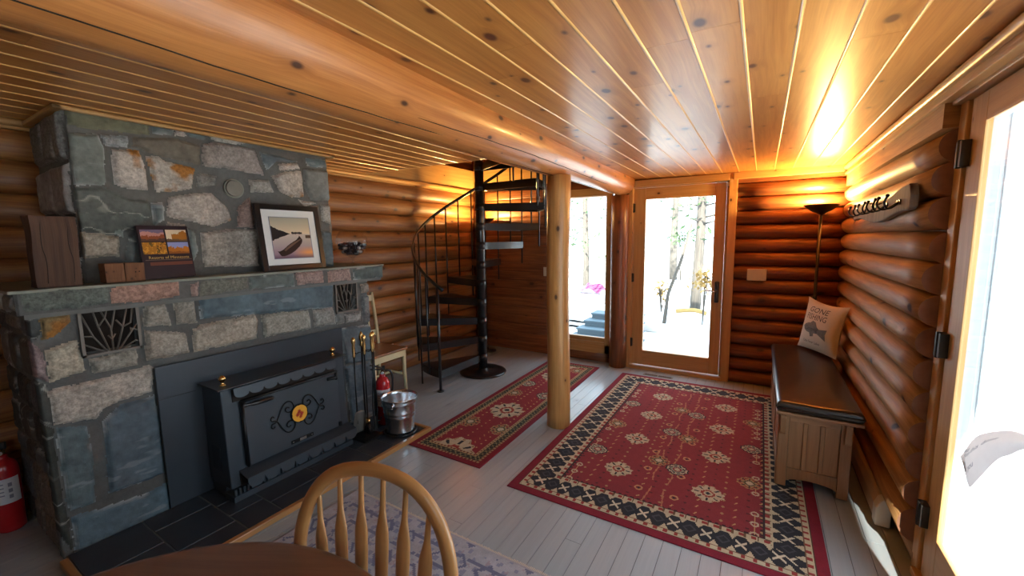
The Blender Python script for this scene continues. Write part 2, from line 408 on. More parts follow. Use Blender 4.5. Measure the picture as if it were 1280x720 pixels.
# ceiling boards run along the room, pale beads between, stairwell left open
WX0, WX1, WY0, WY1 = XL, -1.50, 2.87, YB
mb = MB(); cw = .145; x = .064-cw*28
def ceil_board(x0, x1, y0, y1, mi, t0=0.0):
    z0, z1 = ceil_z(x0), ceil_z(x1); ou, ov = random.uniform(0, 90), random.uniform(0, 90)
    P = [(x0,y0,z0+t0),(x1,y0,z1+t0),(x1,y1,z1+t0),(x0,y1,z0+t0),(x0,y0,z0+.02),(x1,y0,z1+.02),(x1,y1,z1+.02),(x0,y1,z0+.02)]
    Fs = [(0,3,2,1),(4,5,6,7),(0,1,5,4),(2,3,7,6),(1,2,6,5),(3,0,4,7)]
    mb.add(P, Fs, [[(P[i][1]+ou, P[i][0]+ov+P[i][2]) for i in f] for f in Fs], mi)
while x < 1.0:
    xa, xb = x, min(x+cw, .9)
    spans = [(YF-.2, 4.9)]
    if xa < WX1-.05: spans = [(YF-.2, WY0)]
    for sa, sb in spans:
        y = sa - random.uniform(0, 2.0)
        while y < sb:
            y2 = y + random.uniform(1.5, 3.2); a, b = max(y, sa), min(y2, sb)
            if b > a: ceil_board(xa+.004, xb-.004, a+.0005, b-.0005, 0)
            y = y2
        zc = ceil_z(xa)
        mb.tube([(xa, sa, zc+.003), (xa, (sa+sb)/2, zc+.003), (xa, sb, zc+.003)], .0068, 8, 1)
    x += cw
ceil_slab = [(-3.8, YF-.3, 1.0, WY0), (WX1, WY0, 1.0, 5.0)]
for x0, y0, x1, y1 in ceil_slab:
    P = [(x0,y0,ceil_z(x0)+.02),(x1,y0,ceil_z(x1)+.02),(x1,y1,ceil_z(x1)+.02),(x0,y1,ceil_z(x0)+.02)]; P += [(p[0], p[1], p[2]+.22) for p in P]
    Fs = [(0,3,2,1),(4,5,6,7),(0,1,5,4),(2,3,7,6),(1,2,6,5),(3,0,4,7)]; mb.add(P, Fs, [[(P[i][1], P[i][0]) for i in f] for f in Fs], 0)
struct('ceiling', mb, [M['ceil'], M['bead']], 'knotty pine board ceiling with pale beads between boards', 'ceiling')

def log_wall(mb, axis, front, inward, a0, a1, zs, openings, depth=.07, thick=.2, wob=.004, mi=0, mcap=1):
    """courses of logs: axis 'x' or 'y', bulging to `front`; inward = sign towards the room"""
    for zc, h in zs:
        cuts = [(a0, a1)]
        for o0, o1, z0, z1 in openings:
            ov = min(zc+h/2, z1)-max(zc-h/2, z0)
            if ov > .35*h:
                nc = []
                for c0, c1 in cuts:
                    if o0 > c0: nc.append((c0, min(c1, o0)))
                    if o1 < c1: nc.append((max(c0, o1), c1))
                cuts = [c for c in nc if c[1]-c[0] > .02]
        for c0, c1 in cuts:
            n = max(2, int((c1-c0)/.35)+1); prof = []
            for k in range(13):
                t = -pi/2+pi*k/12; prof.append((depth*max(0.0, cos(t))**.85, h/2*1.01*sin(t)))
            prof += [(-(thick-depth), h/2), (-(thick-depth), -h/2)]; m_ = len(prof)
            V, Fs, U = [], [], []; ou, ov_ = random.uniform(0, 90), random.uniform(0, 90)
            arc = [0]
            for k in range(1, m_): arc.append(arc[-1]+hypot(prof[k][0]-prof[k-1][0], prof[k][1]-prof[k-1][1]))
            ph = random.uniform(0, 6)
            for i in range(n+1):
                a = c0+(c1-c0)*i/n; w = wob*sin(a*2.1+ph)+random.uniform(-wob, wob)*.4
                for d, z in prof:
                    p = front - inward*depth + inward*(d+(w if d > .3*depth else 0)); zz = zc+z+w*.5*(1 if d > 0 else 0)
                    V.append((a, p, zz) if axis == 'x' else (p, a, zz))
            flip = (axis == 'x') == (inward > 0)
            for i in range(n):
                for k in range(m_):
                    k2 = (k+1) % m_; f = [i*m_+k, (i+1)*m_+k, (i+1)*m_+k2, i*m_+k2]
                    ua, ub = c0+(c1-c0)*i/n+ou, c0+(c1-c0)*(i+1)/n+ou; va, vb = arc[k]+ov_, (arc[k2] if k2 else arc[k]+.1)+ov_
                    uvs = [(ua, va), (ub, va), (ub, vb), (ua, vb)]
                    if flip: f = f[::-1]; uvs = uvs[::-1]
                    Fs.append(f); U.append(uvs)
            mb.add(V, Fs, U, mi, True)
            o = len(mb.v)-len(V)
            for f in (list(range(m_)), list(range(n*m_, (n+1)*m_))[::-1]):
                if flip: f = f[::-1]
                mb.f.append([i+o for i in f]); mb.uv.append([(prof[i % m_][0]+ou, prof[i % m_][1]+ov_) for i in f]); mb.mi.append(mcap); mb.sm.append(False)
def slab_wall(mb, axis, p0, p1, a0, a1, z0, z1, openings, mi=0):
    """solid core of a wall round its openings"""
    ed = sorted({a0, a1, *[o[0] for o in openings], *[o[1] for o in openings]}); ed = [e for e in ed if a0 <= e <= a1]
    for b0, b1 in zip(ed[:-1], ed[1:]):
        mid = (b0+b1)/2; holes = sorted((o[2], o[3]) for o in openings if o[0] < mid < o[1]); z = z0
        for h0, h1 in holes+[(z1, z1)]:
            if h0 > z+.001:
                lo, hi = ((b0, p0, z), (b1, p1, h0)) if axis == 'x' else ((p0, b0, z), (p1, b1, h0)); mb.box(lo, hi, mi)
            z = max(z, h1)
def courses(z0, z1, h):
    n = max(1, round((z1-z0)/h)); hh = (z1-z0)/n; return [(z0+hh*(i+.5), hh) for i in range(n)]

# left wall, running behind the fireplace and the stair
mb = MB()
log_wall(mb, 'y', XL, 1, YF, YB+.1, courses(0, 2.14, .178), [], depth=.055)
slab_wall(mb, 'y', XL-.3, XL-.1, YF-.2, YB+.2, -.1, 2.6, [], 0)
struct('wall_left', mb, [M['log_left'], M['log_end']], 'varnished log wall behind the stone fireplace and spiral stair', 'wall')

# back wall: flat hewn courses by the stair, round logs by the lamp
WIN = (-2.19, -1.50, .20, 2.07); DOOR = (-1.30, -.27, 0.0, 2.10)
mb = MB()
log_wall(mb, 'x', YB+.045, -1, XL, -1.30, courses(0, 2.14, .116), [(WIN[0], WIN[1], WIN[2], WIN[3]), (-1.5, -1.30, 0, 2.2)], depth=.014, wob=.002)
log_wall(mb, 'x', YB, -1, -.27, XR+.1, courses(.0, 2.02, .1345), [], depth=.075)
mb.box((-.25, YB+.03, 2.02), (XR+.1, YB+.12, 2.16), 0)
slab_wall(mb, 'x', YB+.12, YB+.2, XL-.3, XR+.3, -.1, 2.6, [(-2.19, -1.50, .20, 2.07), (-1.26, -.31, 0.02, 2.09)], 0)
struct('wall_back', mb, [M['log_red'], M['log_end']], 'red-brown log wall with the glazed door and tall window', 'wall')

# right wall: fat round logs ending at the glazed door
D2 = (.43, 2.40, 0.0, 2.05); W2 = (-1.75, -.75, .85, 1.9)
mb = MB()
zs = [(.05, .10), (.185, .165)] + [(.268+.1385*(i+.5), .1385) for i in range(12)]
log_wall(mb, 'y', XR+.035, -1, YF, YB+.1, zs[:1], [(D2[0], D2[1], -.1, 2.1)], depth=.03, thick=.12)
log_wall(mb, 'y', XR-.02, -1, YF, YB+.1, zs[1:], [(D2[0]-.05, D2[1]+.02, -.1, 2.1), W2], depth=.082, wob=.006, thick=.15)
mb.box((XR-.01, 2.42, 1.93), (XR+.14, YB, 2.13), 0)
slab_wall(mb, 'y', XR+.075, XR+.125, YF-.2, YB+.2, -.1, 2.6, [(D2[0], 2.345, -.1, D2[3]), W2], 0)
struct('wall_right', mb, [M['log_pale'], M['log_end']], 'round log wall beside the bench with sawn log ends', 'wall')
mb = MB(); log_wall(mb, 'x', YF, 1, XL, XR+.1, courses(0, 2.14, .178), [], depth=.055); slab_wall(mb, 'x', YF-.3, YF-.15, XL-.3, XR+.3, -.1, 2.6, [], 0)
struct('wall_front', mb, [M['log_left'], M['log_end']], 'log wall behind the dining table, out of the picture', 'wall')

# stairwell: boarded shaft up to the dark loft
mb = MB()
mb.box((XL-.04, WY0-.02, 2.19), (XL+.012, YB+.1, 2.44)); mb.box((XL, YB+.03, 2.19), (WX1, YB+.09, 2.44))
mb.box((XL, WY0-.03, ceil_z(-2.5)+.012), (WX1, WY0, 2.44)); mb.box((WX1, WY0, 2.15), (WX1+.03, YB+.1, 2.44))
struct('trim_1', mb, M['trim'], 'pine fascia boards lining the stairwell opening', 'trim', bevel=.003)
mb = MB()
mb.box((XL-.3, WY0-.4, 2.44), (XL-.05, YB+.4, 3.7)); mb.box((XL-.3, YB+.1, 2.44), (WX1+.6, YB+.35, 3.7)); mb.box((XL-.3, WY0-.5, 2.44), (WX1+.6, WY0-.3, 3.7))
mb.box((WX1+.4, WY0-.4, 2.44), (WX1+.6, YB+.4, 3.7)); mb.box((XL-.3, WY0-.5, 3.7), (WX1+.6, YB+.35, 3.8))
struct('wall_loft', mb, M['log_red'], 'dark upper wall seen through the stairwell opening', 'wall')
# mouldings along the ceiling
mb = MB()
mb.tube([(XL+.02, YF, 2.155), (XL+.02, 1, 2.155), (XL+.02, YB, 2.155)], .022, 10); mb.box((XL-.02, YF, 2.12), (XL+.012, YB, 2.19))
struct('trim_2', mb, M['trim'], 'pine moulding along the top of the left log wall', 'trim')
mb = MB()
mb.box((XR-.012, YF, 2.035), (XR+.1, YB, 2.14)); mb.tube([(XR-.02, YF, 2.092), (XR-.02, 1, 2.092), (XR-.02, YB, 2.092)], .02, 10); mb.box((XR-.026, YF, 2.028), (XR+.08, YB-.0, 2.046))
struct('trim_3', mb, M['trim'], 'pine frieze and moulding along the top of the right wall', 'trim', bevel=.003)
mb = MB(); zt = 2.123
mb.box((-.27, YB-.012, 2.06), (XR-.03, YB+.03, ceil_z(.2)+.005))
struct('trim_4', mb, M['trim'], 'pine board above the back wall logs, lit by the floor lamp', 'trim', bevel=.003)

# ---- back door (door_1): casing, jamb, leaf, glass, handle, hinges
d1 = bpy.data.objects.new('door_1', None); COL.objects.link(d1); d1.location = (-.79, YB+.05, 0); tag(d1, 'pine back door with one full glass pane and black lever handle', 'door', kind='structure')
mb = MB(); y0, y1 = YB-.005, YB+.055
mb.box((-1.305, y0, 0), (-1.255, y1, 2.125)); mb.box((-.305, y0, 0), (-.232, y1, 2.125)); mb.box((-1.255, y0, 2.055), (-.305, y1, 2.125))
mb.box((-1.262, YB+.03, 0), (-1.247, YB+.2, 2.07)); mb.box((-.327, YB+.03, 0), (-.305, YB+.2, 2.07)); mb.box((-1.26, YB+.03, 2.045), (-.31, YB+.2, 2.075)); mb.box((-1.262, YB-.01, 0), (-.30, YB+.2, .036))
obj('door_frame', mb, M['trim'], d1, world=True, bevel=.003)
mb = MB(); y0, y1 = YB+.032, YB+.076; lx0, lx1 = -1.245, -.33
mb.box((lx0, y0, .045), (lx0+.125, y1, 2.042)); mb.box((lx1-.10, y0, .045), (lx1, y1, 2.042)); mb.box((lx0+.125, y0, 1.918), (lx1-.10, y1, 2.042)); mb.box((lx0+.125, y0, .045), (lx1-.10, y1, .215))
obj('door_leaf', mb, M['trim'], d1, world=True, bevel=.004)
mb = MB(); mb.box((lx0+.12, YB+.05, .21), (lx1-.095, YB+.058, 1.925)); obj('glass_pane', mb, M['glass'], d1, world=True)
mb = MB(); mb.tube(smooth_path([(-.378, YB+.028, .83), (-.378, YB+.022, .84), (-.378, YB+.022, 1.02), (-.378, YB+.028, 1.03)], 4), .02, 12, ry=.008, up=(1, 0, 0)); mb.tube([(-.378, YB+.03, .94), (-.378, YB-.02, .94)], .012, 10)
h = obj('door_handle', mb, M['bronze'], d1, world=True); h['label'] = 'black escutcheon plate with pale lever'
mb = MB(); mb.tube(smooth_path([(-.378, YB-.02, .94), (-.40, YB-.03, .942), (-.45, YB-.032, .948), (-.49, YB-.03, .955)], 4), .008, 10); obj('lever', mb, M['chrome'], d1, world=True)
for z in (.25, 1.0, 1.78):
    mb = MB(); mb.tube([(-1.25, YB+.022, z), (-1.25, YB+.022, z+.1)], .010, 10); mb.box((-1.268, YB+.026, z+.003), (-1.232, YB+.034, z+.097)); obj('hinge', mb, M['bronze'], d1, world=True)
mb = MB(); mb.box((-.335, YB+.002, 2.0), (-.30, YB+.03, 2.035)); obj('alarm_sensor', mb, M['whitealu'], d1, world=True, bevel=.004)

# ---- back window (window_1)
w1 = bpy.data.objects.new('window_1', None); COL.objects.link(w1); w1.location = (-1.85, YB+.05, 0); tag(w1, 'tall pine framed fixed window beside the back door', 'window', kind='structure')
mb = MB(); y0, y1 = YB+.01, YB+.06
mb.box((-2.20, y0, .115), (-2.125, y1, 2.08)); mb.box((-1.562, y0, .115), (-1.492, y1, 2.08)); mb.box((-2.20, y0-.005, 1.99), (-1.492, y1, 2.08)); mb.box((-2.20, y0, .115), (-1.492, y1, .225))
mb.box((-2.15, YB+.04, .22), (-2.12, YB+.2, 2.0)); mb.box((-1.566, YB+.04, .22), (-1.54, YB+.2, 2.0)); mb.box((-2.13, YB+.03, 1.985), (-1.55, YB+.2, 2.01))
obj('window_frame', mb, M['trim'], w1, world=True, bevel=.003)
mb = MB(); mb.box((-2.125, YB+.015, .225), (-1.562, YB+.2, .25)); mb.box((-2.125, YB+.045, .25), (-1.562, YB+.09, .30)); obj('window_sill', mb, M['trim'], w1, world=True, bevel=.004)
mb = MB(); mb.box((-2.125, YB+.07, .29), (-1.56, YB+.078, 1.99)); obj('glass_pane', mb, M['glass'], w1, world=True)

# ---- glazed door in the right wall (door_2)
d2 = bpy.data.objects.new('door_2', None); COL.objects.link(d2); d2.location = (.66, 1.75, 0); tag(d2, 'glazed pine door in the right log wall with bright glass and black hinges', 'door', kind='structure')
mb = MB(); x0, x1 = .64, .74
mb.box((x0+.016, 2.345, 0), (x1, 2.416, 2.05)); mb.box((x0+.03, 2.315, 0), (x1, 2.345, 2.05)); mb.box((x0-.01, .41, 2.013), (x1, 2.416, 2.05)); mb.box((x0+.012, .41, 0), (x1, .45, 2.02)); mb.box((x0, .41, -.01), (x1+.1, 2.36, .03))
obj('door_frame', mb, M['trim'], d2, world=True, bevel=.004)
for nm, ya, yb in (('door_leaf', 1.39, 2.31), ('door_leaf', .46, 1.38)):  # nearer leaf is unseen, added to let in more daylight
    mb = MB(); a, b = .662, .682
    mb.box((a, yb-.125, .04), (b, yb, 2.008)); mb.box((a, ya, .04), (b, ya+.125, 2.008)); mb.box((a, ya+.125, 1.906), (b, yb-.125, 2.008)); mb.box((a, ya+.125, .04), (b, yb-.125, .265))
    lf = obj(nm, mb, M['trim'], d2, world=True, bevel=.003)
    mb = MB(); q0, q1 = .6825, .711
    mb.box((q0, yb-.122, .04), (q1, yb, 2.008)); mb.box((q0, ya, .04), (q1, ya+.122, 2.008)); mb.box((q0, ya+.122, 1.909), (q1, yb-.122, 2.008)); mb.box((q0, ya+.122, .04), (q1, yb-.122, .262))
    ck = obj('outer_cladding', mb, M['whitealu'], d2, world=True); ck.parent = lf
    mb = MB(); s = .012
    mb.box((a-.003, yb-.132, .265), (a+.006, yb-.125, 1.906)); mb.box((a-.003, ya+.125, .265), (a+.006, ya+.132, 1.906)); mb.box((a-.003, ya+.125, 1.899), (a+.006, yb-.125, 1.906)); mb.box((a-.003, ya+.125, .265), (a+.006, yb-.125, .272))
    st = obj('glazing_bead', mb, M['trim'], d2, world=True, bevel=.002)
    mb = MB(); mb.box((.669, ya+.124, .264), (.675, yb-.124, 1.9061)); obj('glass_pane', mb, M['glass'], d2, world=True)
for z in (.258, 1.0, 1.756):
    mb = MB(); mb.box((.634, 2.285, z), (.664, 2.34, z+.10)); mb.tube([(.638, 2.312, z-.004), (.638, 2.312, z+.104)], .009, 10); obj('hinge', mb, M['bronze'], d2, world=True, bevel=.002)
mb = MB()   # deep pale outer jamb seen obliquely through the glass
mb.box((.7115, 2.212, .03), (.748, 2.33, 2.03)); mb.box((.716, 2.205, .03), (.721, 2.215, 2.0)); mb.box((.732, 2.207, .03), (.737, 2.215, 2.0)); mb.box((.7115, .45, 1.955), (.748, 2.33, 2.04))
obj('outer_jamb', mb, M['whitealu'], d2, world=True, bevel=.004)
# small pale lit window behind the camera, on the same wall
w2 = bpy.data.objects.new('window_2', None); COL.objects.link(w2); w2.location = (.66, -1.25, 0); tag(w2, 'window of the dining end, behind the photographer', 'window', kind='structure')
mb = MB(); mb.box((.60, W2[0]-.06, W2[2]-.06), (.78, W2[0], W2[3]+.06)); mb.box((.60, W2[1], W2[2]-.06), (.78, W2[1]+.06, W2[3]+.06)); mb.box((.60, W2[0], W2[3]), (.78, W2[1], W2[3]+.06)); mb.box((.60, W2[0], W2[2]-.06), (.78, W2[1], W2[2]))
obj('window_frame', mb, M['trim'], w2, world=True, bevel=.003)
mb = MB(); mb.box((.69, W2[0]-.01, W2[2]-.01), (.696, W2[1]+.01, W2[3]+.01)); obj('glass_pane', mb, M['glass'], w2, world=True)
# unseen roof against light leaks, with an eave added to cut the sun
mb = MB(); mb.box((.60, -3.2, 2.62), (1.22, 5.6, 2.72)); mb.box((-4.2, -3.2, 3.85), (.9, 5.4, 3.95)); mb.box((XR+.1, -3, 2.4), (XR+.22, 5, 2.62))
mb.box((-1.4, YB+.06, 2.4), (XR+.2, YB+.2, 2.62)); mb.box((-1.0, -3.1, 2.62), (.9, 5.1, 2.7)); mb.box((-3.8, -3.1, 2.62), (-.8, 2.5, 2.7)); mb.box((XL-.35, YF-.3, 2.5), (XL-.1, 2.5, 2.64)); mb.box((XL-.3, YF-.3, 2.5), (XR+.2, YF-.1, 2.64))
struct('roof', mb, M['log_red'], 'roof over the cabin with an unseen eave added to cut the sun', 'roof')

# ================================================================== BEAM AND POSTS
pts = [(-1.335+.0*0, YF+.05, 2.115)]
pts = []; rr = []
for i in range(26):
    y = YF+.06+(YB-.02-YF-.06)*i/25; t = (y-0.4)/4.3
    pts.append((-1.325-.055*t+.008*sin(y*1.7), y, 2.118+.005*sin(y*2.3+1))); rr.append(.172-.034*t+.004*sin(y*3.1))
mb = MB(); mb.tube(pts, rr, 28)
o = obj('log_beam', mb, M['beam']); beam_ = o
for y0_, y1_, an in ((-.6, 1.5, 242), (1.3, 3.9, 226), (2.2, 4.4, 268)):
    P = []
    for k in range(26):
        y = y0_+(y1_-y0_)*k/25; j = (y-(YF+.06))/(YB-.02-YF-.06)*25; i = min(int(j), 24); f = j-i; c = [pts[i][q]*(1-f)+pts[i+1][q]*f for q in range(3)]; r_ = rr[i]*(1-f)+rr[i+1]*f; a = radians(an+5*sin(y*2.1)+random.uniform(-.6, .6)); P.append((c[0]-r_*cos(a), y, c[2]+r_*sin(a)))
    mb = MB(); mb.tube(P, [.0005]+[.0022]*24+[.0005], 5); obj('drying_crack', mb, M['dark'], beam_)
tag(o, 'thick peeled log beam running along the ceiling over the post', 'beam', kind='structure')
mb = MB(); P = [(-1.347+.004*sin(z*4), 2.93+.004*cos(z*3), z) for z in np.linspace(0.001, 1.975, 16)]; mb.tube(P, [.094-.003*sin(z*2.2)-.004*z for z in np.linspace(0, 1.975, 16)], 24, mcap=1)
o = obj('support_post', mb, [M['post'], M['post']]); tag(o, 'peeled round log post standing on the floor under the beam', 'post', kind='structure')
mb = MB(); P = [(-1.392, YB-.005, z) for z in np.linspace(0.001, 1.975, 10)]; mb.tube(P, [.1]*10, 20, ry=.10)
o = obj('corner_post', mb, M['log_red']); tag(o, 'red-brown half-log post between the tall window and back door', 'post', kind='structure')

# ================================================================== FIREPLACE
GREY, PALE, TAN, PINK, SLATE, BLUE, RUST, GREEN, BROWN = ((116,116,113), (176,168,158), (158,149,134), (150,124,114), (96,100,103), (92,103,110), (136,108,62), (112,117,111), (120,113,102))
def stone_fields(Y, Z, stones, seed):
    """height (0 mortar .. 1 stone) and colour of each cell, from the stones' outlines"""
    Yw = Y + .007*fbm(Y*14, Z*14, seed) + .003*fbm(Y*45, Z*45, seed+5); Zw = Z + .007*fbm(Y*14, Z*14, seed+9) + .003*fbm(Y*45, Z*45, seed+7)
    best = np.full(Y.shape, -1.0); idx = np.full(Y.shape, -1)
    for n, (poly, col, kind) in enumerate(stones):
        P = np.array(poly); ins = np.zeros(Y.shape, bool); dm = np.full(Y.shape, 9.0); k = len(P)
        for i in range(k):
            a, b = P[i], P[(i+1) % k]; e = b-a; L = (e**2).sum()+1e-12
            t = np.clip(((Yw-a[0])*e[0]+(Zw-a[1])*e[1])/L, 0, 1)
            dm = np.minimum(dm, np.hypot(Yw-a[0]-t*e[0], Zw-a[1]-t*e[1]))
            c = ((a[1] > Zw) != (b[1] > Zw)) & (Yw < (b[0]-a[0])*(Zw-a[1])/(b[1]-a[1]+1e-12)+a[0]); ins ^= c
        d = np.where(ins, dm, -dm); up = d > best; best = np.where(up, d, best); idx = np.where(up, n, idx)
    return best, np.where(best > 0, idx, -1)
def stone_colour(Y, Z, idx, stones, seed, best):
    C = np.zeros(Y.shape+(4,)); mc = np.array(srgb(100, 100, 97)); nz = fbm(Y*9, Z*9, seed+31); fine = fbm(Y*60, Z*60, seed+3)
    C[..., :3] = mc*(1+.18*nz+.15*fine)[..., None]; C[..., 3] = .15
    for n, (poly, col, kind) in enumerate(stones):
        mk = idx == n
        if not mk.any(): continue
        base = np.array(srgb(*col)); base = base*.8+.2*base.mean() if kind != 's' else base*np.array([1.0, 1.04, 1.05])
        base = base*(1.28 if kind in 'gr' else 1.1); v = np.clip(1+.24*fbm(Y*7+n*3.1, Z*7, seed+n)+.26*fbm(Y*30, Z*30+n, seed+40, 3)+.20*fine, .25, 2)[mk][:, None]; c = base*v; al = np.full(mk.sum(), .2)
        if kind in 'gr': al[:] = .9 if kind == 'g' else .8          # speckled granite
        if kind == 'r':
            r = np.clip((fbm(Y*8+n, Z*8, seed+77)[mk]-.18)*4, 0, 1)[:, None]; c = c*(1-r)+np.array(srgb(176,120,58))*r
        if kind == 'v':                                               # pale quartz veins
            w = np.abs(fbm(Y*5+n+Z*4, Z*9-Y*5, seed+55, 3)[mk]); r = np.clip(1-w*16, 0, 1)[:, None]*.55; c = c*(1-r)+np.array(srgb(190,190,180))*r
        if kind == 's':                                               # slate, chalky mortar smears near the edge
            r = (np.clip(1-best[mk]/.016, 0, 1)*np.clip(fbm(Y*10, Z*10, seed+8)[mk]*4+.25, 0, 1))[:, None]*.8; w2 = np.clip((fbm(Y*6+Z*3, Z*20, seed+61, 3)[mk]-.42)*5, 0, .5)[:, None]; c = c*(1-w2)+np.array(srgb(150,158,160))*w2; c = c*(1-r)+np.array(srgb(178,182,180))*r; al[:] = .05
        C[mk, :3] = c; C[mk, 3] = al
    return np.clip(C, 0.002, 1)
def stone_sheet(name, parent, org, eu, ev, en, du, dv, stones, seed, res=.006, relief=.022, pits=(), foldu=(True, True)):
    """field-stone face: org + u*eu + v*ev + h*en, u in 0..du, v in 0..dv"""
    org, eu, ev, en = map(np.array, (org, eu, ev, en)); nu, nv = int(du/res), int(dv/res)
    def hgt(u, v):
        b, i = stone_fields(u, v, stones, seed); s = np.clip(b/.022, 0, 1); s = s*(2-s)
        tilt = np.zeros(u.shape)
        for n in range(len(stones)):
            mk = i == n
            if mk.any(): tilt[mk] = (((n*37) % 11)/11-.4)*.008
        h = s*(relief+tilt)+.0035*fbm(u*28, v*28, seed+2)+np.where(s > 0, .004*fbm(u*11, v*11, seed+6), 0)
        for (u0, u1, v0, v1) in pits: h = np.where((u > u0) & (u < u1) & (v > v0) & (v < v1), -.06, h)
        return h
    def pos(U, V):
        u, v = U*du, V*dv; h = hgt(u, v)
        if foldu[0]: h = np.where(u < .004, -.05, h); u = np.where(u < .004, .004-.012*0, u)
        if foldu[1]: h = np.where(u > du-.004, -.05, h)
        p = org+u[..., None]*eu+v[..., None]*ev+h[..., None]*en; return p[..., 0], p[..., 1], p[..., 2]
    def colr(U, V):
        u, v = U*du, V*dv; b, i = stone_fields(u, v, stones, seed); return stone_colour(u, v, i, stones, seed, b)
    return paint_obj(name, nu, nv, pos, colr, M['stone'], parent, True)
def auto_stones(du, dv, seed, rows=5, pal=None):
    r = random.Random(seed); out = []; v = .0; pal = pal or [GREY, GREY, SLATE, TAN, BROWN, GREEN]
    while v < dv-.05:
        h = min(r.uniform(.12, .26), dv-v); h = dv-v if dv-v-h < .08 else h; u = 0.0
        while u < du-.02:
            w = min(r.uniform(.15, .36), du-u); w = du-u if du-u-w < .09 else w; g = .012; j = lambda: r.uniform(-.012, .012)
            out.append(([(u+g+j(), v+g+j()), (u+w-g+j(), v+g+j()), (u+w-g+j(), v+h/2+j()), (u+w-g+j(), v+h-g+j()), (u+g+j(), v+h-g+j())], r.choice(pal), r.choice('gsgv'))); u += w
        v += h
    return out
def px_poly(pts, X, y0, z0):
    q = [at(a, b, X=X) for a, b in pts]; return [(p[1]-y0, p[2]-z0) for p in q]

BX, BY0, BY1 = -2.80, .43, 2.30           # stone body face
MX, MY0, MY1, MZ0, MZ1 = -2.75, .40, 2.43, 1.195, 1.305
CX, CY0, CY1 = -2.93, .665, 2.085
fp = thing('stone_fireplace', 'field stone fireplace and chimney with a stone mantel against the log wall', 'fireplace', (-3.1, 1.37, 0))
mb = MB(); mb.box((XL-.02, BY0+.02, 0.001), (BX-.05, BY1-.02, MZ0)); mb.box((XL-.02, CY0+.02, MZ1-.02), (CX-.004, CY1-.02, ceil_z(-3.2)-.004)); mb.box((XL-.02, MY0+.02, MZ0-.02), (MX-.004, MY1-.02, MZ1-.012))
obj('masonry_core', mb, M['mortar'], fp, world=True)
body = [
 ([(19,391),(47,391),(50,415),(45,426),(22,412)], (70,72,70), 'v'), ([(47,398),(66,393),(86,391),(88,402),(65,422),(52,426)], RUST, 'r'),
 ([(10,420),(40,428),(54,441),(60,477),(44,470),(10,440)], (140,118,116), 'g'), ([(56,437),(95,424),(99,438),(107,462),(62,479)], (178,166,142), 'g'),
 ([(110,449),(140,441),(170,435),(172,456),(117,466)], (150,144,130), 'g'), ([(178,380),(205,378),(215,407),(179,408)], TAN, 'g'),
 ([(217,376),(242,374),(247,404),(221,406)], TAN, 'g'), ([(249,371),(300,363),(350,358),(415,355),(416,384),(380,387),(330,392),(250,399)], (92,104,110), 's'),
 ([(180,413),(207,414),(232,416),(236,441),(182,452)], (160,150,134), 'g'), ([(240,412),(250,406),(285,399),(318,393),(322,401),(321,423),(281,432),(241,440)], (164,152,134), 'g'),
 ([(326,394),(355,390),(385,388),(388,411),(330,422)], (150,144,130), 'g'), ([(390,388),(416,383),(420,405),(392,410)], (140,138,130), 'g'),
 ([(58,490),(105,477),(150,466),(185,457),(191,460),(191,489),(150,501),(130,511),(122,523),(67,532)], (180,168,152), 'g'),
 ([(128,527),(150,506),(193,493),(199,530),(205,591),(168,606),(137,617)], BLUE, 's'), ([(70,535),(108,532),(112,550),(116,572),(120,627),(86,640),(77,598)], (96,108,110), 's'),
 ([(87,646),(140,630),(175,619),(208,603),(214,641),(160,668),(108,692),(95,694)], (92,108,116), 's'),
 ([(450,355),(464,353),(466,365),(451,367)], TAN, 'g'), ([(430,393),(450,389),(450,401),(432,404)], (150,148,142), 'g'),
 ([(451,370),(468,368),(468,402),(453,403)], (120,122,120), 'g'), ([(421,411),(430,409),(468,405),(468,450),(432,455)], (92,100,104), 's'),
 ([(430,459),(468,453),(470,535),(440,545)], (86,94,100), 's'), ([(418,390),(428,389),(430,404),(421,406)], GREY, 's'),
 ([(20,445),(44,473),(58,481),(60,492),(66,533),(30,520)], (74,74,68), 'v'), ([(35,525),(66,536),(74,600),(84,645),(92,690),(50,640)], (66,66,58), 'v')]
body = [(px_poly(p, BX, BY0, 0), c, k) for p, c, k in body]
v1 = (.589-BY0, .815-BY0, .955, 1.183); v2 = (1.985-BY0, 2.185-BY0, .945, 1.178)
stone_sheet('firebox_stonework', fp, (BX, BY0, 0), (0, 1, 0), (0, 0, 1), (1, 0, 0), BY1-BY0, MZ0, body, 5, pits=[(v1[0]+.012, v1[1]-.012, v1[2]+.012, v1[3]-.012), (v2[0]+.012, v2[1]-.012, v2[2]+.012, v2[3]-.012)])
mant = [([(26,362),(80,358),(136,357),(135,379),(90,386),(30,392)], (100,108,100), 'g'), ([(137,371),(140,360),(160,355),(224,351),(225,370),(180,377),(141,380)], (176,132,112), 'g'),
 ([(238,355),(249,351),(248,370),(239,370)], PINK, 'g'), ([(251,351),(310,346),(309,361),(251,370)], (112,112,100), 'g'), ([(312,346),(367,340),(368,358),(330,361),(312,362)], (96,102,98), 's'),
 ([(369,341),(402,337),(405,353),(371,356)], (158,130,120), 'g'), ([(409,339),(437,335),(439,350),(411,353)], (158,130,120), 'g'), ([(441,336),(478,330),(478,347),(442,350)], (92,100,98), 's')]
mant = [(px_poly(p, MX, MY0, MZ0), c, k) for p, c, k in mant]
stone_sheet('mantel_stonework', fp, (MX, MY0, MZ0), (0, 1, 0), (0, 0, 1), (1, 0, 0), MY1-MY0, MZ1-MZ0-.008, mant, 12, relief=.012)
mb = MB()
n = 40; prof = [(MX+.012+.006*sin(i*1.7)+.004*sin(i*.9), MY0-.02+(MY1-MY0+.03)*i/n) for i in range(n+1)]
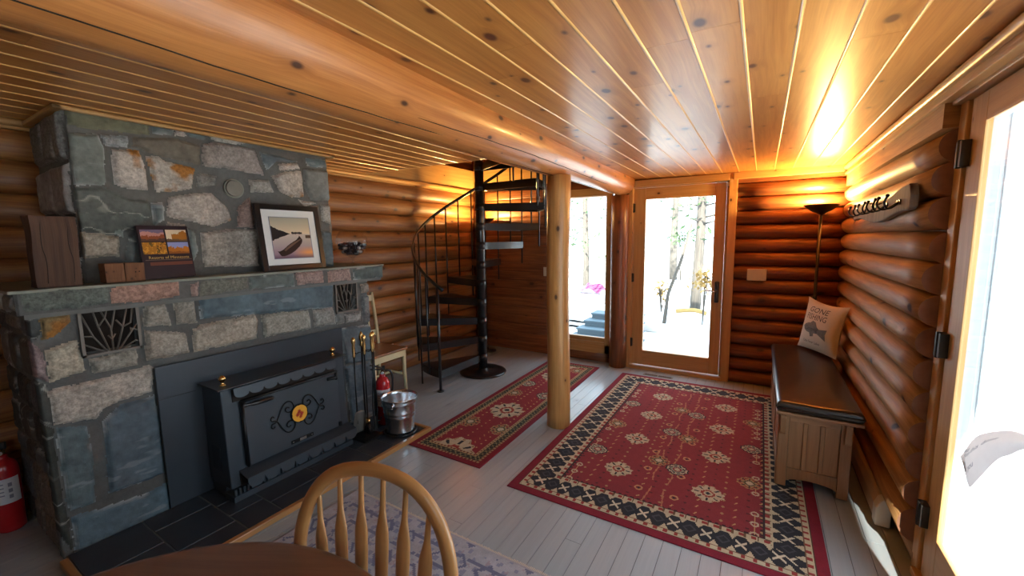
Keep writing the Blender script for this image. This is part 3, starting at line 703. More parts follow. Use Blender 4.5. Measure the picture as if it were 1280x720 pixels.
mb.prism(prof+[(XL, MY1+.01), (XL, MY0-.02)], (MZ1-.014, MZ1), fn=lambda u, v, w: (u, v, w)); obj('mantel_shelf', mb, M['slab'], fp, world=True, bevel=.003)
chim = [
 ([(78,131),(120,137),(185,151),(186,169),(120,162),(84,156)], (112,112,88), 'n'), ([(189,154),(219,157),(217,169),(190,167)], (104,110,110), 's'), ([(221,161),(228,162),(235,171),(218,170)], PALE, 'g'),
 ([(232,163),(256,168),(255,176),(238,172)], (104,110,110), 's'), ([(260,169),(295,172),(320,177),(295,181),(267,176)], PALE, 'g'),
 ([(84,167),(122,167),(128,180),(131,187),(131,231),(90,232),(86,197)], (114,118,113), 's'), ([(126,169),(161,170),(160,184),(131,182)], (150,156,158), 'g'),
 ([(165,172),(217,172),(250,183),(250,206),(215,199),(185,190),(165,182)], (116,110,98), 'n'), ([(139,187),(160,186),(172,188),(180,205),(186,239),(162,237),(142,231)], (178,168,158), 'r'),
 ([(181,194),(197,195),(207,202),(228,206),(244,211),(240,235),(212,240),(195,240)], (176,168,158), 'r'), ([(252,180),(270,178),(300,183),(318,187),(330,219),(312,216),(280,211),(253,207)], (158,146,138), 'r'),
 ([(247,217),(270,220),(268,232),(246,234)], (140,136,130), 'g'), ([(89,236),(130,234),(160,249),(186,251),(190,270),(168,288),(140,294),(95,290)], (92,98,94), 'v'),
 ([(189,254),(204,252),(205,275),(192,282)], (92,98,98), 's'), ([(210,246),(240,241),(265,242),(284,260),(289,275),(270,283),(230,276),(208,270)], (172,162,152), 'r'),
 ([(296,261),(312,246),(318,285),(296,284)], PINK, 'g'), ([(310,224),(335,225),(342,240),(313,241)], (156,150,140), 'g'), ([(324,190),(350,196),(373,203),(345,202),(333,212),(330,205)], (96,104,108), 's'),
 ([(347,205),(370,204),(375,211),(350,213)], PALE, 'g'), ([(339,220),(355,215),(376,213),(379,246),(365,247),(350,240)], (182,172,160), 'r'), ([(381,197),(407,200),(408,210),(383,208)], (96,108,114), 's'),
 ([(379,211),(409,214),(412,250),(388,251),(380,235)], (120,124,122), 'n'), ([(400,256),(413,257),(414,282),(402,276)], (158,154,146), 'g'), ([(250,291),(285,286),(322,286),(324,333),(255,334)], (164,154,142), 'g'),
 ([(97,289),(125,292),(150,297),(150,320),(100,322)], (156,148,132), 'g'), ([(137,291),(147,279),(156,279),(155,297)], (112,118,112), 's'), ([(234,286),(243,289),(248,312),(241,330),(234,330)], (116,122,120), 's'),
 ([(400,288),(414,290),(417,333),(403,333)], (104,110,112), 's'), ([(208,277),(232,281),(231,335),(205,335)], (150,142,132), 'g'), ([(160,296),(205,284),(204,338),(155,342)], (104,110,108), 'v'), ([(330,255),(398,258),(400,330),(330,333)], (150,144,136), 'g'), ([(372,249),(396,254),(380,258)], PALE, 'g')]
chim = [(px_poly(p, CX, CY0, MZ1), c, k) for p, c, k in chim]
cc = at(291, 236, X=CX); cyl = [(cc[1]-CY0+.056*cos(a), cc[2]-MZ1+.056*sin(a)) for a in np.linspace(0, 2*pi, 15)[:-1]]
cz1 = ceil_z(-2.93)-.002
stone_sheet('chimney_stonework', fp, (CX, CY0, MZ1), (0, 1, 0), (0, 0, 1), (1, 0, 0), CY1-CY0, cz1-MZ1, chim, 21)
stone_sheet('chimney_flank', fp, (XL, CY0, MZ1), (1, 0, 0), (0, 0, 1), (0, -1, 0), CX-XL, cz1-MZ1, auto_stones(CX-XL, cz1-MZ1, 3, pal=[(150,144,140), GREY, (130,128,124)]), 33, foldu=(False, True))
stone_sheet('firebox_flank', fp, (XL, BY0+.018, 0), (1, 0, 0), (0, 0, 1), (0, -1, 0), BX-XL-.004, MZ0, auto_stones(BX-XL, MZ0, 4, pal=[(84,82,76), (74,76,72), BROWN, SLATE]), 44, relief=.012, foldu=(False, True))
stone_sheet('mantel_flank', fp, (XL, MY0, MZ0), (1, 0, 0), (0, 0, 1), (0, -1, 0), MX-XL, MZ1-MZ0-.008, auto_stones(MX-XL, .1, 5), 45, relief=.012, foldu=(False, True))
stone_sheet('chimney_flank', fp, (CX, CY1, MZ1), (-1, 0, 0), (0, 0, 1), (0, 1, 0), CX-XL, cz1-MZ1, auto_stones(CX-XL, cz1-MZ1, 6), 46, res=.015, foldu=(True, False))
stone_sheet('firebox_flank', fp, (BX, BY1, 0), (-1, 0, 0), (0, 0, 1), (0, 1, 0), BX-XL, MZ0, auto_stones(BX-XL, MZ0, 8), 47, res=.015, foldu=(True, False))
mb = MB(); mb.lathe([(.0, .0), (.046, .0), (.049, .004), (.049, .02), (0, .02)], n=24); q = [Vector((v[2]-.0, v[0], v[1])) for v in mb.v]; mb.v = [tuple(v+Vector((CX+.008, cc[1], cc[2]))) for v in q]
fl = obj('flue_cover', mb, plain('dull_flue_cover', (.22, .20, .165), .7, noise=.2), fp, world=True, bevel=.002); fl['label'] = 'round dull metal flue cover'
mb = MB(); mb.tube([(CX+.012, cc[1]+.055*cos(a), cc[2]+.055*sin(a)) for a in np.linspace(0, 2*pi, 33)[:-1]], .006, 8, closed=True); obj('flue_ring', mb, M['slab'], fp, world=True)
def vent(y0, y1, z0, z1):
    x = BX+.022
    mb = MB(); mb.box((BX-.048, y0+.002, z0+.002), (BX-.042, y1-.002, z1-.002)); bk = obj('vent_grille', mb, M['dark'], fp, world=True); bk['label'] = 'black iron vent grille with sunburst bars'
    w = .012; mb = MB(); mb.box((x-.02, y0, z0), (x, y0+w, z1)); mb.box((x-.02, y1-w, z0), (x, y1, z1)); mb.box((x-.02, y0, z0), (x, y1, z0+w)); mb.box((x-.02, y0, z1-w), (x, y1, z1))
    fr = obj('vent_frame', mb, M['ventmetal'], bk); fr.location = Vector((0, 0, 0)); 
    for v in fr.data.vertices: v.co -= Vector(fp.location)
    mb = MB(); W, H = y1-y0, z1-z0; c = .5
    def P(a, b): return (x-.008, y0+a*W, z0+b*H)
    for path in ([(.5,.05),(.5,.55),(.36,.97)], [(.5,.5),(.60,.97)], [(.44,.05),(.30,.62),(.24,.97)], [(.30,.62),(.42,.8),(.46,.97)], [(.40,.05),(.20,.42),(.04,.97)], [(.36,.05),(.04,.28)], [(.20,.42),(.06,.45)],
                 [(.56,.05),(.70,.55),(.80,.97)], [(.70,.55),(.60,.72)], [(.70,.55),(.84,.62),(.9,.97)], [(.60,.05),(.84,.42),(.97,.62)], [(.84,.42),(.82,.5),(.97,.42)], [(.64,.05),(.9,.2),(.97,.16)], [(.62,.05),(.8,.08)], [(.44,.40),(.5,.3),(.56,.42)]):
        mb.tube([P(*p) for p in path], .0042, 6)
    gb = obj('sunburst_bars', mb, M['ventmetal'], bk)
    for v in gb.data.vertices: v.co -= Vector(fp.location)
vent(v1[0]+BY0, v1[1]+BY0, v1[2], v1[3]); vent(v2[0]+BY0, v2[1]+BY0, v2[2], v2[3])
mb = MB(); zq = ceil_z(-2.9)-.014
mb.box((XL, CY0-.045, zq-.008), (CX+.05, CY0-.008, zq+.012)); mb.box((CX+.022, CY0-.045, zq-.008), (CX+.05, CY1+.04, zq+.012)); mb.box((XL, CY1+.01, zq-.008), (CX+.05, CY1+.04, zq+.012))
struct('trim_5', mb, M['trim'], 'thin pine moulding where the chimney meets the ceiling', 'trim', bevel=.006)

# hearth
HX0, HX1, HY0, HY1, HZ = -2.764, -2.20, .44, 2.30, .028
he = thing('hearth', 'dark slate tile hearth with a golden wood edge in front of the stove', 'hearth', (-2.45, 1.37, 0))
mb = MB(); mb.box((HX0, HY0, .001), (HX1, HY1, HZ-.004)); obj('mortar_bed', mb, M['grout'], he, world=True)
mb = MB(); y = HY0; k = 0; cols = [HX0, -2.545, -2.355, HX1]
rows = [(.44,.72),(.72,.98),(.98,1.16),(1.16,1.48),(1.48,1.80),(1.80,1.98),(1.98,2.30)]
for i, (a, b) in enumerate(rows):
    sp = [(-2.762,-2.47),(-2.47,-2.20)] if i % 2 == 0 else [(-2.762,-2.60),(-2.60,-2.33),(-2.33,-2.20)]
    if i in (2, 5): sp = [(-2.762,-2.55),(-2.55,-2.40),(-2.40,-2.20)]
    for c0, c1 in sp: mb.box((c0+.004, a+.004, .004), (c1-.004, b-.004, HZ))
obj('slate_tiles', mb, M['slate'], he, world=True, bevel=.0015)
mb = MB(); mb.box((HX1+.001, HY0-.03, .001), (HX1+.032, HY1+.03, .034)); mb.box((HX0+.03, HY0-.03, .001), (HX1, HY0-.001, .034)); mb.box((HX0+.03, HY1+.001, .001), (HX1, HY1+.03, .034))
obj('wooden_edge', mb, M['oak'], he, world=True, bevel=.004)

# fireplace insert stove
st = thing('fireplace_insert', 'blue-black steel wood stove insert set into the stone fireplace', 'stove', (-2.6, 1.45, HZ))
SX = -2.764
mb = MB(); mb.box((SX-.004, .847, HZ+.001), (SX+.004, 2.006, .838)); s_ = obj('surround_panel', mb, M['steel'], st, world=True, bevel=.002); s_['label'] = 'flat blue-black steel surround panel'
for a_, b_ in ((.849, 1.02), (1.90, 2.004)):
    mb = MB(); mb.box((SX+.004, a_, .655), (SX+.0055, b_, .658)); obj('panel_seam', mb, M['black'], s_, world=True)
Y0, Y1 = 1.05, 1.835; ZT = .682
def fx(z): return -2.515+.0-(z-.09)*.045          # leaning front face
mb = MB(); mb.prism([(SX+.006, .10), (fx(.10), .10), (fx(ZT), ZT), (SX+.006, ZT)], (Y0, Y1), fn=lambda u, v, w: (u, w, v)); obj('stove_body', mb, M['steel2'], st, world=True, bevel=.006)
mb = MB(); mb.box((fx(.62)-.01, Y0+.055, .597), (fx(.62)+.004, Y1-.075, .672)); obj('upper_shade_strip', mb, M['dark'], st, world=True)  # dark strip standing in for the shade under the scalloped trim
mb = MB(); mb.box((fx(.12)-.01, Y0+.05, .101), (fx(.12)+.004, Y1-.01, .175)); obj('lower_shade_strip', mb, M['dark'], st, world=True)  # another dark strip, painting the shade behind the ash lip
mb = MB(); mb.box((SX+.006, Y0-.02, ZT), (fx(ZT)+.022, Y1+.02, ZT+.012)); mb.tube([(fx(ZT)+.02, Y0-.02, ZT+.006), (fx(ZT)+.02, Y1+.02, ZT+.006)], .006, 10); obj('top_plate', mb, M['blackpaint'], st, world=True, bevel=.003)
def scallop(y0, y1, z, n, depth, x, lean):
    pl = [(y0, z+.03)]; W = (y1-y0)/n; pts = [(y1, z+.03)]
    for i in range(n)[::-1]:
        for k in range(9): a = pi*k/8; pts.append((y0+W*(i+.5)+W/2*cos(a), z-depth*sin(a)))
    return [(y0, z+.03)]+pts[::-1][0:0]+pts
mb = MB()
def lipfn(x0, z0): return lambda u, v, w: (x0+w+max(0, (z0-v))*.25, u, v)
def scallop_strip(mb, y0, y1, ztop, z, n, depth, xf, t=.005):
    N_ = n*12
    def zb(f):
        q = (f*n) % 1.0 if f < 1 else 1.0; return z-depth*sqrt(max(0.0, 1-(2*q-1)**2))
    ys_ = [y0+(y1-y0)*k/N_ for k in range(N_+1)]; bs = [zb(k/N_) for k in range(N_+1)]
    V = []
    for y, b in zip(ys_, bs):
        for zz in (ztop, b):
            x = xf(zz); V += [(x, y, zz), (x-t, y, zz)]
    Fs = []
    for k in range(N_):
        a, b = 4*k, 4*k+4; Fs += [(a, a+2, b+2, b), (a+1, b+1, b+3, a+3), (a+2, a+3, b+3, b+2), (a, b, b+1, a+1)]
    Fs += [(0, 1, 3, 2), (4*N_, 4*N_+2, 4*N_+3, 4*N_+1)]
    mb.add(V, Fs, [[(0, 0)]*4]*len(Fs))
scallop_strip(mb, Y0+.055, Y1-.075, ZT-.001, .648, 8, .024, lambda z: fx(z)+.030+(ZT-z)*.12); obj('upper_scalloped_trim', mb, M['steel2'], st, world=True)
mb = MB(); xs = -2.43; mb.prism([(fx(.2)-.01, .196), (xs, .172), (xs, .166), (fx(.2)-.01, .186)], (Y0+.05, Y1+.0), fn=lambda u, v, w: (u, w, v)); scallop_strip(mb, Y0+.05, Y1, .170, .148, 8, .040, lambda z: xs+.002+(.17-z)*.10); obj('ash_lip', mb, M['steel2'], st, world=True)
mb = MB(); mb.box((SX+.006, Y0+.01, HZ+.001), (-2.60, Y1-.01, .10)); mb.box((-2.60, Y0-.0, HZ+.001), (-2.49, Y1+.01, HZ+.035))
ns = 34
for i in range(ns): a = Y0+.01+(Y1-Y0-.02)*i/ns; mb.box((-2.515, a, HZ+.03), (-2.50, a+.012, .098))
obj('base_grille', mb, M['steel2'], st, world=True)
mb = MB(); DY0, DY1, DZ0, DZ1 = 1.14, 1.765, .205, .592
mb.prism([(fx(DZ0)+.001, DZ0), (fx(DZ0)+.022, DZ0), (fx(DZ1)+.022, DZ1), (fx(DZ1)+.001, DZ1)], (DY0, DY1), fn=lambda u, v, w: (u, w, v)); dr = obj('stove_door', mb, M['steel2'], st, world=True, bevel=.003)
def dpt(u, v, o=.024): return (fx(v)+o, u, v)
def dchild(name, mb, mt, lab=None):
    o = obj(name, mb, mt, dr); off = Vector(st.location)
    for v in o.data.vertices: v.co -= off
    if lab: o['label'] = lab
    return o
mb = MB(); mb.tube([dpt(DY0+.004, DZ0-.0), dpt(DY0+.004, DZ1+.004), ], .009, 8); mb.tube([dpt(DY0, DZ1+.002), dpt(DY1, DZ1+.002)], .010, 8); dchild('door_strap', mb, M['black'])
mb = MB(); mb.tube(smooth_path([dpt(DY0+.0, DZ1-.02, .035), dpt(DY0+.04, DZ1-.022, .045), dpt(DY0+.10, DZ1-.024, .05), dpt(DY0+.17, DZ1-.026, .045)], 4), [.008]*5+[.013]*5+[.012]*2+[.008], 10); mb.tube([dpt(DY0+.012, DZ1-.02, .0), dpt(DY0+.012, DZ1-.02, .045)], .014, 10); dchild('door_latch', mb, M['blackpaint'])
mb = MB(); mb.tube([dpt(DY1-.08, DZ1-.03, .03), dpt(DY1-.02, DZ1-.035, .035)], .011, 8); mb.tube([dpt(DY1-.012, DZ1-.0, .03), dpt(DY1-.012, DZ1-.05, .03)], .009, 8); dchild('door_hinge', mb, M['black'])
mb = MB(); mb.box((fx(.22)+.02, DY1-.02, .21), (fx(.22)+.04, DY1-.005, .235)); dchild('door_hinge', mb, M['black'])
MC = (1.468, .405); S = .052
def scr(pts, sx, sz, r):
    mb.tube(smooth_path([dpt(MC[0]+sx*x*S, MC[1]+sz*z*S, .027) for x, z in pts], 5), r, 8)
mb = MB(); big = [(2.75,0),(2.48,.5),(2.15,1.15),(1.75,1.68),(1.25,1.88),(.8,1.65),(.6,1.15),(.75,.72),(1.12,.55),(1.5,.68),(1.62,1.0),(1.4,1.22),(1.15,1.08)]; sml = [(2.75,0),(2.98,.14),(3.28,.2),(3.42,.48),(3.22,.7),(3.0,.55)]
for sx in (1, -1):
    for sz in (1, -1): scr(big, sx, sz, .0048); scr(sml, sx, sz, .0045)
dchild('scrollwork', mb, M['black'], 'black wrought iron scrollwork')
def discf(mb, r, o0, o1, n=28, notch=0):
    P = []
    for i in range(n):
        a = 2*pi*i/n; rr_ = r*(1-.07*notch*max(0, cos(4*a))**8); P.append((MC[0]+rr_*cos(a), MC[1]+rr_*1.06*sin(a)))
    mb.prism(P, (o0, o1), fn=lambda u, v, w: dpt(u, v, w))
mb = MB(); discf(mb, .057, .022, .032); md = dchild('medallion', mb, M['black'], 'ochre enamel medallion with red leaves in a black ring')
mb = MB(); discf(mb, .051, .032, .035, 40, 1); dchild('medallion_face', mb, M['yellow'], 'ochre enamel disc')
mb = MB()
for cx_, cz_, s_, r_ in ((-.004, .012, .017, .4), (.012, -.004, .017, -.3), (-.016, -.004, .015, 1.2), (.004, -.02, .014, .2)):
    P = []
    for i in range(22): a = 2*pi*i/22+r_; q = s_*(1 if i % 2 else .5)*(1 if i % 4 else .8); P.append((MC[0]+cx_+q*cos(a), MC[1]+cz_+q*sin(a)))
    mb.prism(P, (.035, .037), fn=lambda u, v, w: dpt(u, v, w))
dchild('leaf_emblem', mb, M['crimson'], 'red leaf emblem')
mb = MB(); mb.box((fx(.235)+.022, 1.40, .222), (fx(.235)+.027, 1.55, .244)); pl_ = dchild('name_plate', mb, M['black'], 'small black plate with a bright middle')
mb = MB(); mb.box((fx(.235)+.027, 1.455, .224), (fx(.235)+.029, 1.50, .242)); dchild('plate_inlay', mb, M['chrome'])
for y_ in (1.412, 1.538):
    mb = MB(); mb.ball((fx(.235)+.028, y_, .233), .004, 8); dchild('plate_rivet', mb, M['chrome'])
mb = MB(); mb.box((-2.70, Y0-.004, .19), (-2.60, Y0-.001, .33)); obj('side_plate', mb, M['steel'], st, world=True)
for y in (1.085, 1.79):
    mb = MB(); mb.lathe([(.016, 0), (.017, .004), (.009, .008), (.007, .02), (.013, .028), (.019, .036), (.020, .044), (.014, .054), (.006, .060), (.0, .062)], (-2.585, y, ZT+.0125), 16); k_ = obj('finial_knob', mb, M['brass'], st, world=True); k_['label'] = 'polished brass knob'

# ------------------------------------------------ things on the mantel
MT = MZ1+.001
def rough_block(mb, lo, hi, amp, seed, n=10, shear=(0, 0)):
    (x0,y0,z0),(x1,y1,z1) = lo, hi; o = random.uniform(0, 90)
    def face(fn, nu, nv):
        def g(u, v):
            p = np.array(fn(u, v)); c = (p-np.array(lo))/(np.array(hi)-np.array(lo))
            w = 1.0 if 0 < c[2] else 0.0; e = amp*w
            return (p[0]+e*float(vnoise(np.array([p[1]*22+seed]), np.array([p[2]*9]), seed)[0])+shear[0]*c[2], p[1]+e*float(vnoise(np.array([p[0]*22+seed]), np.array([p[2]*9]), seed+3)[0])+shear[1]*c[2], p[2]+(amp*.5*float(vnoise(np.array([p[0]*25]), np.array([p[1]*25]), seed+5)[0]) if c[2] > .99 else 0))
        k = len(mb.uv); mb.grid(nu, nv, g, 0, False)
        for i in range(k, len(mb.uv)): mb.uv[i] = [(v*.3+o, u*.15+o) for u, v in mb.uv[i]]
    L = lambda a, b, t: a+(b-a)*t
    face(lambda u, v: (x1, L(y0,y1,u), L(z0,z1,v)), n, n); face(lambda u, v: (x0, L(y1,y0,u), L(z0,z1,v)), n, n)
    face(lambda u, v: (L(x0,x1,u), y0, L(z0,z1,v)), n, n); face(lambda u, v: (L(x1,x0,u), y1, L(z0,z1,v)), n, n); face(lambda u, v: (L(x0,x1,u), L(y0,y1,v), z1), n, n); face(lambda u, v: (L(x0,x1,v), L(y0,y1,u), z0), n, n)
t = thing('timber_block', 'tall weathered square timber block standing at the end of the mantel', 'wood block', (-2.845, .55, MT))
mb = MB(); rough_block(mb, (-2.90, .478, MT+.001), (-2.785, .625, MT+.325), .005, 3, 14); obj('weathered_timber', mb, M['oldwood'], t, world=True)
mb = MB()
for y in (.512, .598): mb.tube(smooth_path([(-2.784, y, MT+.02), (-2.782, y+.004, MT+.12), (-2.784, y-.004, MT+.2), (-2.785, y+.002, MT+.31)], 5), .0014, 5)
obj('drying_crack', mb, M['dark'], t, world=True)
t = thing('timber_offcut', 'low square orange-brown timber offcut lying between tall block and book', 'wood block', (-2.84, .78, MT))
mb = MB(); rough_block(mb, (-2.885, .71, MT+.001), (-2.79, .782, MT+.098), .003, 8, 8); rough_block(mb, (-2.885, .785, MT+.001), (-2.79, .862, MT+.097), .003, 9, 8); obj('split_offcut', mb, M['orangewood'], t, world=True)
mb = MB(); mb.ball((-2.788, .825, MT+.05), (.004, .003, .003), 8); mb.ball((-2.788, .84, MT+.052), (.004, .003, .003), 8); obj('nail_hole', mb, M['dark'], t, world=True)

# book with a four-photo cover, leaning on the chimney
bk = thing('book', 'dark hardback book with four autumn photos leaning on the chimney', 'book', (-2.84, .985, MT), 0)
def rotx(p, a, o):  # lean back about the bottom edge (towards -X)
    x, y, z = p; return (o+x*cos(a)-z*sin(a), y, x*sin(a)+z*cos(a)) 
LEAN = radians(11); BW, BH, BD = .232, .292, .026; BYC = .985; BXO = -2.812
def bp(u, v, w): x, y, z = rotx((w, 0, v), LEAN, BXO); return (x, BYC+u, MT+.007+z)
mb = MB()
def bbox(u0, u1, v0, v1, w0, w1):
    P = [bp(u, v, w) for u, v, w in ((u0,v0,w0),(u1,v0,w0),(u1,v0,w1),(u0,v0,w1),(u0,v1,w0),(u1,v1,w0),(u1,v1,w1),(u0,v1,w1))]
    mb.add(P, [(0,3,2,1),(4,5,6,7),(0,1,5,4),(2,3,7,6),(1,2,6,5),(3,0,4,7)], [[(0, 0)]*4]*6)
bbox(-BW/2, BW/2, 0, BH, -.003, 0); bbox(-BW/2, BW/2, 0, BH, -BD, -BD+.003); bbox(-BW/2, -BW/2+.004, 0, BH, -BD, 0)
cv = obj('cover', mb, plain('book_cloth', srgb(52, 34, 38), .35), bk, world=True, bevel=.001)
mb = MB(); bbox(-BW/2+.004, BW/2-.004, .004, BH-.004, -BD+.003, -.003); obj('page_block', mb, M['label'], bk, world=True)
def book_col(U, V):
    C = np.zeros(U.shape+(4,)); C[..., 3] = 0; C[..., :3] = srgb(50, 33, 37); n1 = fbm(U*9, V*9, 3); n2 = fbm(U*24, V*24, 4)
    def put(mk, col): C[mk, :3] = srgb(*col)
    top = (V > .45) & (V < .93) & (U > .04) & (U < .96); L_ = U < .51; Hh = V > .69
    put(top, (38, 28, 30))
    a = top & L_ & Hh & (U < .50) & (V > .70); put(a, (196, 140, 130)); put(a & (V > .87+.03*n1), (120, 104, 128)); put(a & (V < .82+.05*n1), (146, 78, 44)); put(a & (V < .76+.05*n1), (92, 62, 50))
    b = top & ~L_ & Hh & (U > .53) & (V > .70); put(b, (226, 206, 176)); put(b & (U > .64) & (V < .86+.09*n1), (164, 104, 34)); put(b & (V < .745+.03*n1), (110, 84, 60))
    c = top & L_ & ~Hh & (U < .50) & (V < .68); put(c, (176, 116, 34)); put(c & (n1 > .12), (118, 96, 34)); put(c & (n2 > .2), (214, 150, 52)); put(c & (np.abs(n1+U-.4) < .05), (58, 44, 26))
    d = top & ~L_ & ~Hh & (U > .53) & (V < .68); put(d, (150, 156, 206)); put(d & (V < .60+.10*n1+.08*(.8-U)), (190, 116, 38)); put(d & (V < .50+.03*n2), (150, 86, 30))
    put((np.abs(V-.268) < .028) & (U > .13) & (U < .98), (116, 64, 50)); put((np.abs(V-.338) < .006) & (U > .06) & (U < .98), (120, 100, 90)); return C
fr_ = paint_obj('front_picture', 90, 110, lambda U, V: bp(-BW/2+.002+(BW-.003)*U, .002+(BH-.004)*V, .0008+0*U), book_col, M['print'], bk, True)
mb = MB(); add_text(mb, 'Resorts of Minnesota', .0225, lambda a, b: bp(a+.006, .106+b, .0016), sx=.95); obj('cover_title', mb, plain('title_gold', srgb(214, 176, 96), .5), bk, world=True)

# framed canoe photograph
pf = thing('picture_frame', 'black framed photo of a canoe at sunset leaning on the chimney', 'picture', (-2.82, 1.70, MT))
PL = radians(8); PW, PH = .455, .452; PYC, PXO = 1.705, -2.792
def pp(u, v, w): x, y, z = rotx((w, 0, v), PL, PXO); return (x, PYC+u, MT+.004+z)
def pbox(mb, u0, u1, v0, v1, w0, w1):
    P = [pp(u, v, w) for u, v, w in ((u0,v0,w0),(u1,v0,w0),(u1,v0,w1),(u0,v0,w1),(u0,v1,w0),(u1,v1,w0),(u1,v1,w1),(u0,v1,w1))]
    mb.add(P, [(0,3,2,1),(4,5,6,7),(0,1,5,4),(2,3,7,6),(1,2,6,5),(3,0,4,7)], [[(0, 0)]*4]*6)
fw = .036; mb = MB(); pbox(mb, -PW/2, -PW/2+fw, 0, PH, -.022, 0); pbox(mb, PW/2-fw, PW/2, 0, PH, -.022, 0); pbox(mb, -PW/2+fw, PW/2-fw, 0, fw, -.022, 0); pbox(mb, -PW/2+fw, PW/2-fw, PH-fw, PH, -.022, 0)
obj('frame_moulding', mb, M['blackpaint'], pf, world=True, bevel=.003)
mb = MB(); pbox(mb, -PW/2+fw, PW/2-fw, fw, PH-fw, -.016, -.010); mt_ = obj('mat_board', mb, M['mat_board'], pf, world=True)
def pic_col(U, V):
    C = np.zeros(U.shape+(4,)); sky = V > .60
    def lerp(a, b, t): return np.array(srgb(*a))*(1-t[..., None])+np.array(srgb(*b))*t[..., None]
    t1 = np.clip((V-.60)/.4, 0, 1); C[..., :3] = lerp((236, 212, 176), (176, 170, 150), t1)
    t2 = np.clip(V/.6, 0, 1); w = lerp((150, 118, 140), (212, 196, 178), t2); glow = np.clip(1-np.abs(V-.13)*6, 0, 1)*np.clip((U-.45)*2.4, 0, 1); w = w*(1-glow[..., None])+np.array(srgb(246, 168, 96))*glow[..., None]
    w = w*(1-np.clip(.10-V, 0, 1)[..., None]*5); C[..., :3] = np.where(sky[..., None], C[..., :3], w)
    n = fbm(U*14, V*4, 9)
    hill = (np.abs(V-.60) < np.clip(.17*(1-U/.46), 0, 1)*(1+.25*n)) ; C[hill, :3] = srgb(52, 44, 42)
    isl = (np.abs(V-.62) < .028*(1+n)) & (U > .5) & (U < .78); C[isl, :3] = srgb(74, 62, 56)
    isl = (np.abs(V-.53) < .04) & (U > .86); C[isl, :3] = srgb(84, 64, 54)
    # canoe: a long leaf shape
    a = radians(33); du, dv = U-.46, V-.26; p = du*cos(a)+dv*sin(a); q = -du*sin(a)+dv*cos(a)
    hull = (np.abs(p) < .36) & (q < .085*(1-(p/.40)**2)+.01+.10*(p/.36)**4) & (q > -.11*(1-(p/.36)**2)**.6); C[hull, :3] = srgb(58, 38, 34)
    rim = hull & (q > .02) & (q < .055*(1-(p/.38)**2)+.02) & (p > -.2); C[rim, :3] = srgb(120, 92, 76)
    C[..., 3] = 0; return np.clip(C, .002, 1)
x0 = PW/2-fw-.052; v0_ = fw+.046; ph = PH-2*fw-.098
paint_obj('canoe_photo', 100, 100, lambda U, V: pp(-x0+2*x0*U, v0_+ph*V, -.0085+0*U), pic_col, M['print'], pf, True)
mb = MB(); e = .004; pbox(mb, -x0-e, x0+e, v0_-e, v0_, -.010, -.0075); pbox(mb, -x0-e, x0+e, v0_+ph, v0_+ph+e, -.010, -.0075); pbox(mb, -x0-e, -x0, v0_, v0_+ph, -.010, -.0075); pbox(mb, x0, x0+e, v0_, v0_+ph, -.010, -.0075); obj('mat_bevel', mb, M['greyink'], pf, world=True)

# glass goblet of pebbles
GX, GY = -2.792, 2.168
gg = thing('glass_goblet', 'round clear glass goblet holding dark pebbles at the mantel end', 'glass bowl', (GX, GY, MT))
mb = MB(); R0 = .119; cz = .19
outer = [(0, .001), (.05, .002), (.05, .006), (.014, .012), (.009, .02), (.009, .055), (.02, .066)]+[(R0*sin(a), cz-R0*cos(a)) for a in np.linspace(.35, 2.35, 18)]
inner = [(r_-.004 if r_ > .03 else 0, z_+(.004 if r_ < .09 else 0)) for r_, z_ in outer[7:]][::-1]
mb.lathe(outer, (GX, GY, MT+.001), 40); obj('bowl', mb, M['clear'], gg, world=True)
pr = random.Random(5); k = 0
for lay, n, rad, z in ((0, 5, .034, .094), (1, 10, .066, .110), (2, 15, .086, .138), (3, 6, .040, .122), (4, 9, .062, .146), (5, 3, .02, .142), (6, 16, .092, .163), (7, 9, .055, .172)):
    for i in range(n):
        a = 2*pi*i/n+lay*.4; pal = (lay == 1 and i in (0, 6)) or (lay == 2 and i in (1, 10, 13)) or (lay == 4 and i == 3)
        s = pr.uniform(.015, .019); mb = MB(); mb.ball((0, 0, 0), (s, s*.9, s*.72), 12)
        o = obj('pebble', mb, M['palepebble' if pal else 'pebble']); o.location = (GX+rad*cos(a), GY+rad*sin(a), MT+z+.004); o.rotation_euler = (pr.uniform(-.4, .4), pr.uniform(-.4, .4), pr.uniform(0, 6))
        tag(o, 'smooth pale pebble lying in the glass goblet' if pal else 'smooth dark pebble lying in the glass goblet', 'pebble', 'pale pebbles in the goblet' if pal else 'dark pebbles in the goblet')

# ------------------------------------------------ fire tools, bucket, extinguishers
ts = thing('fire_tool_stand', 'black iron fire tool stand on the slate hearth beside the stove', 'tool stand', (-2.50, 1.975, HZ))
mb = MB(); mb.add([(-.09,-.085,.001),(.09,-.085,.001),(.09,.085,.001),(-.09,.085,.001),(-.09,-.085,.014),(.09,-.085,.014),(.09,.085,.014),(-.09,.085,.014),(-.02,-.02,.045),(.02,-.02,.045),(.02,.02,.045),(-.02,.02,.045)], [(3,2,1,0),(0,1,5,4),(1,2,6,5),(2,3,7,6),(3,0,4,7),(4,5,9,8),(5,6,10,9),(6,7,11,10),(7,4,8,11),(8,9,10,11)], [[(0,0)]*4]*10); obj('stand_base', mb, M['black'], ts)
mb = MB(); mb.tube([(0, 0, .04), (0, 0, .72)], .007, 8); obj('stand_pole', mb, M['black'], ts)
mb = MB(); mb.lathe([(.008, .70), (.016, .71), (.010, .73), (.014, .75), (.017, .775), (.012, .795), (.006, .81), (.0, .815)], n=14); obj('pole_finial', mb, M['brass'], ts)
mb = MB()
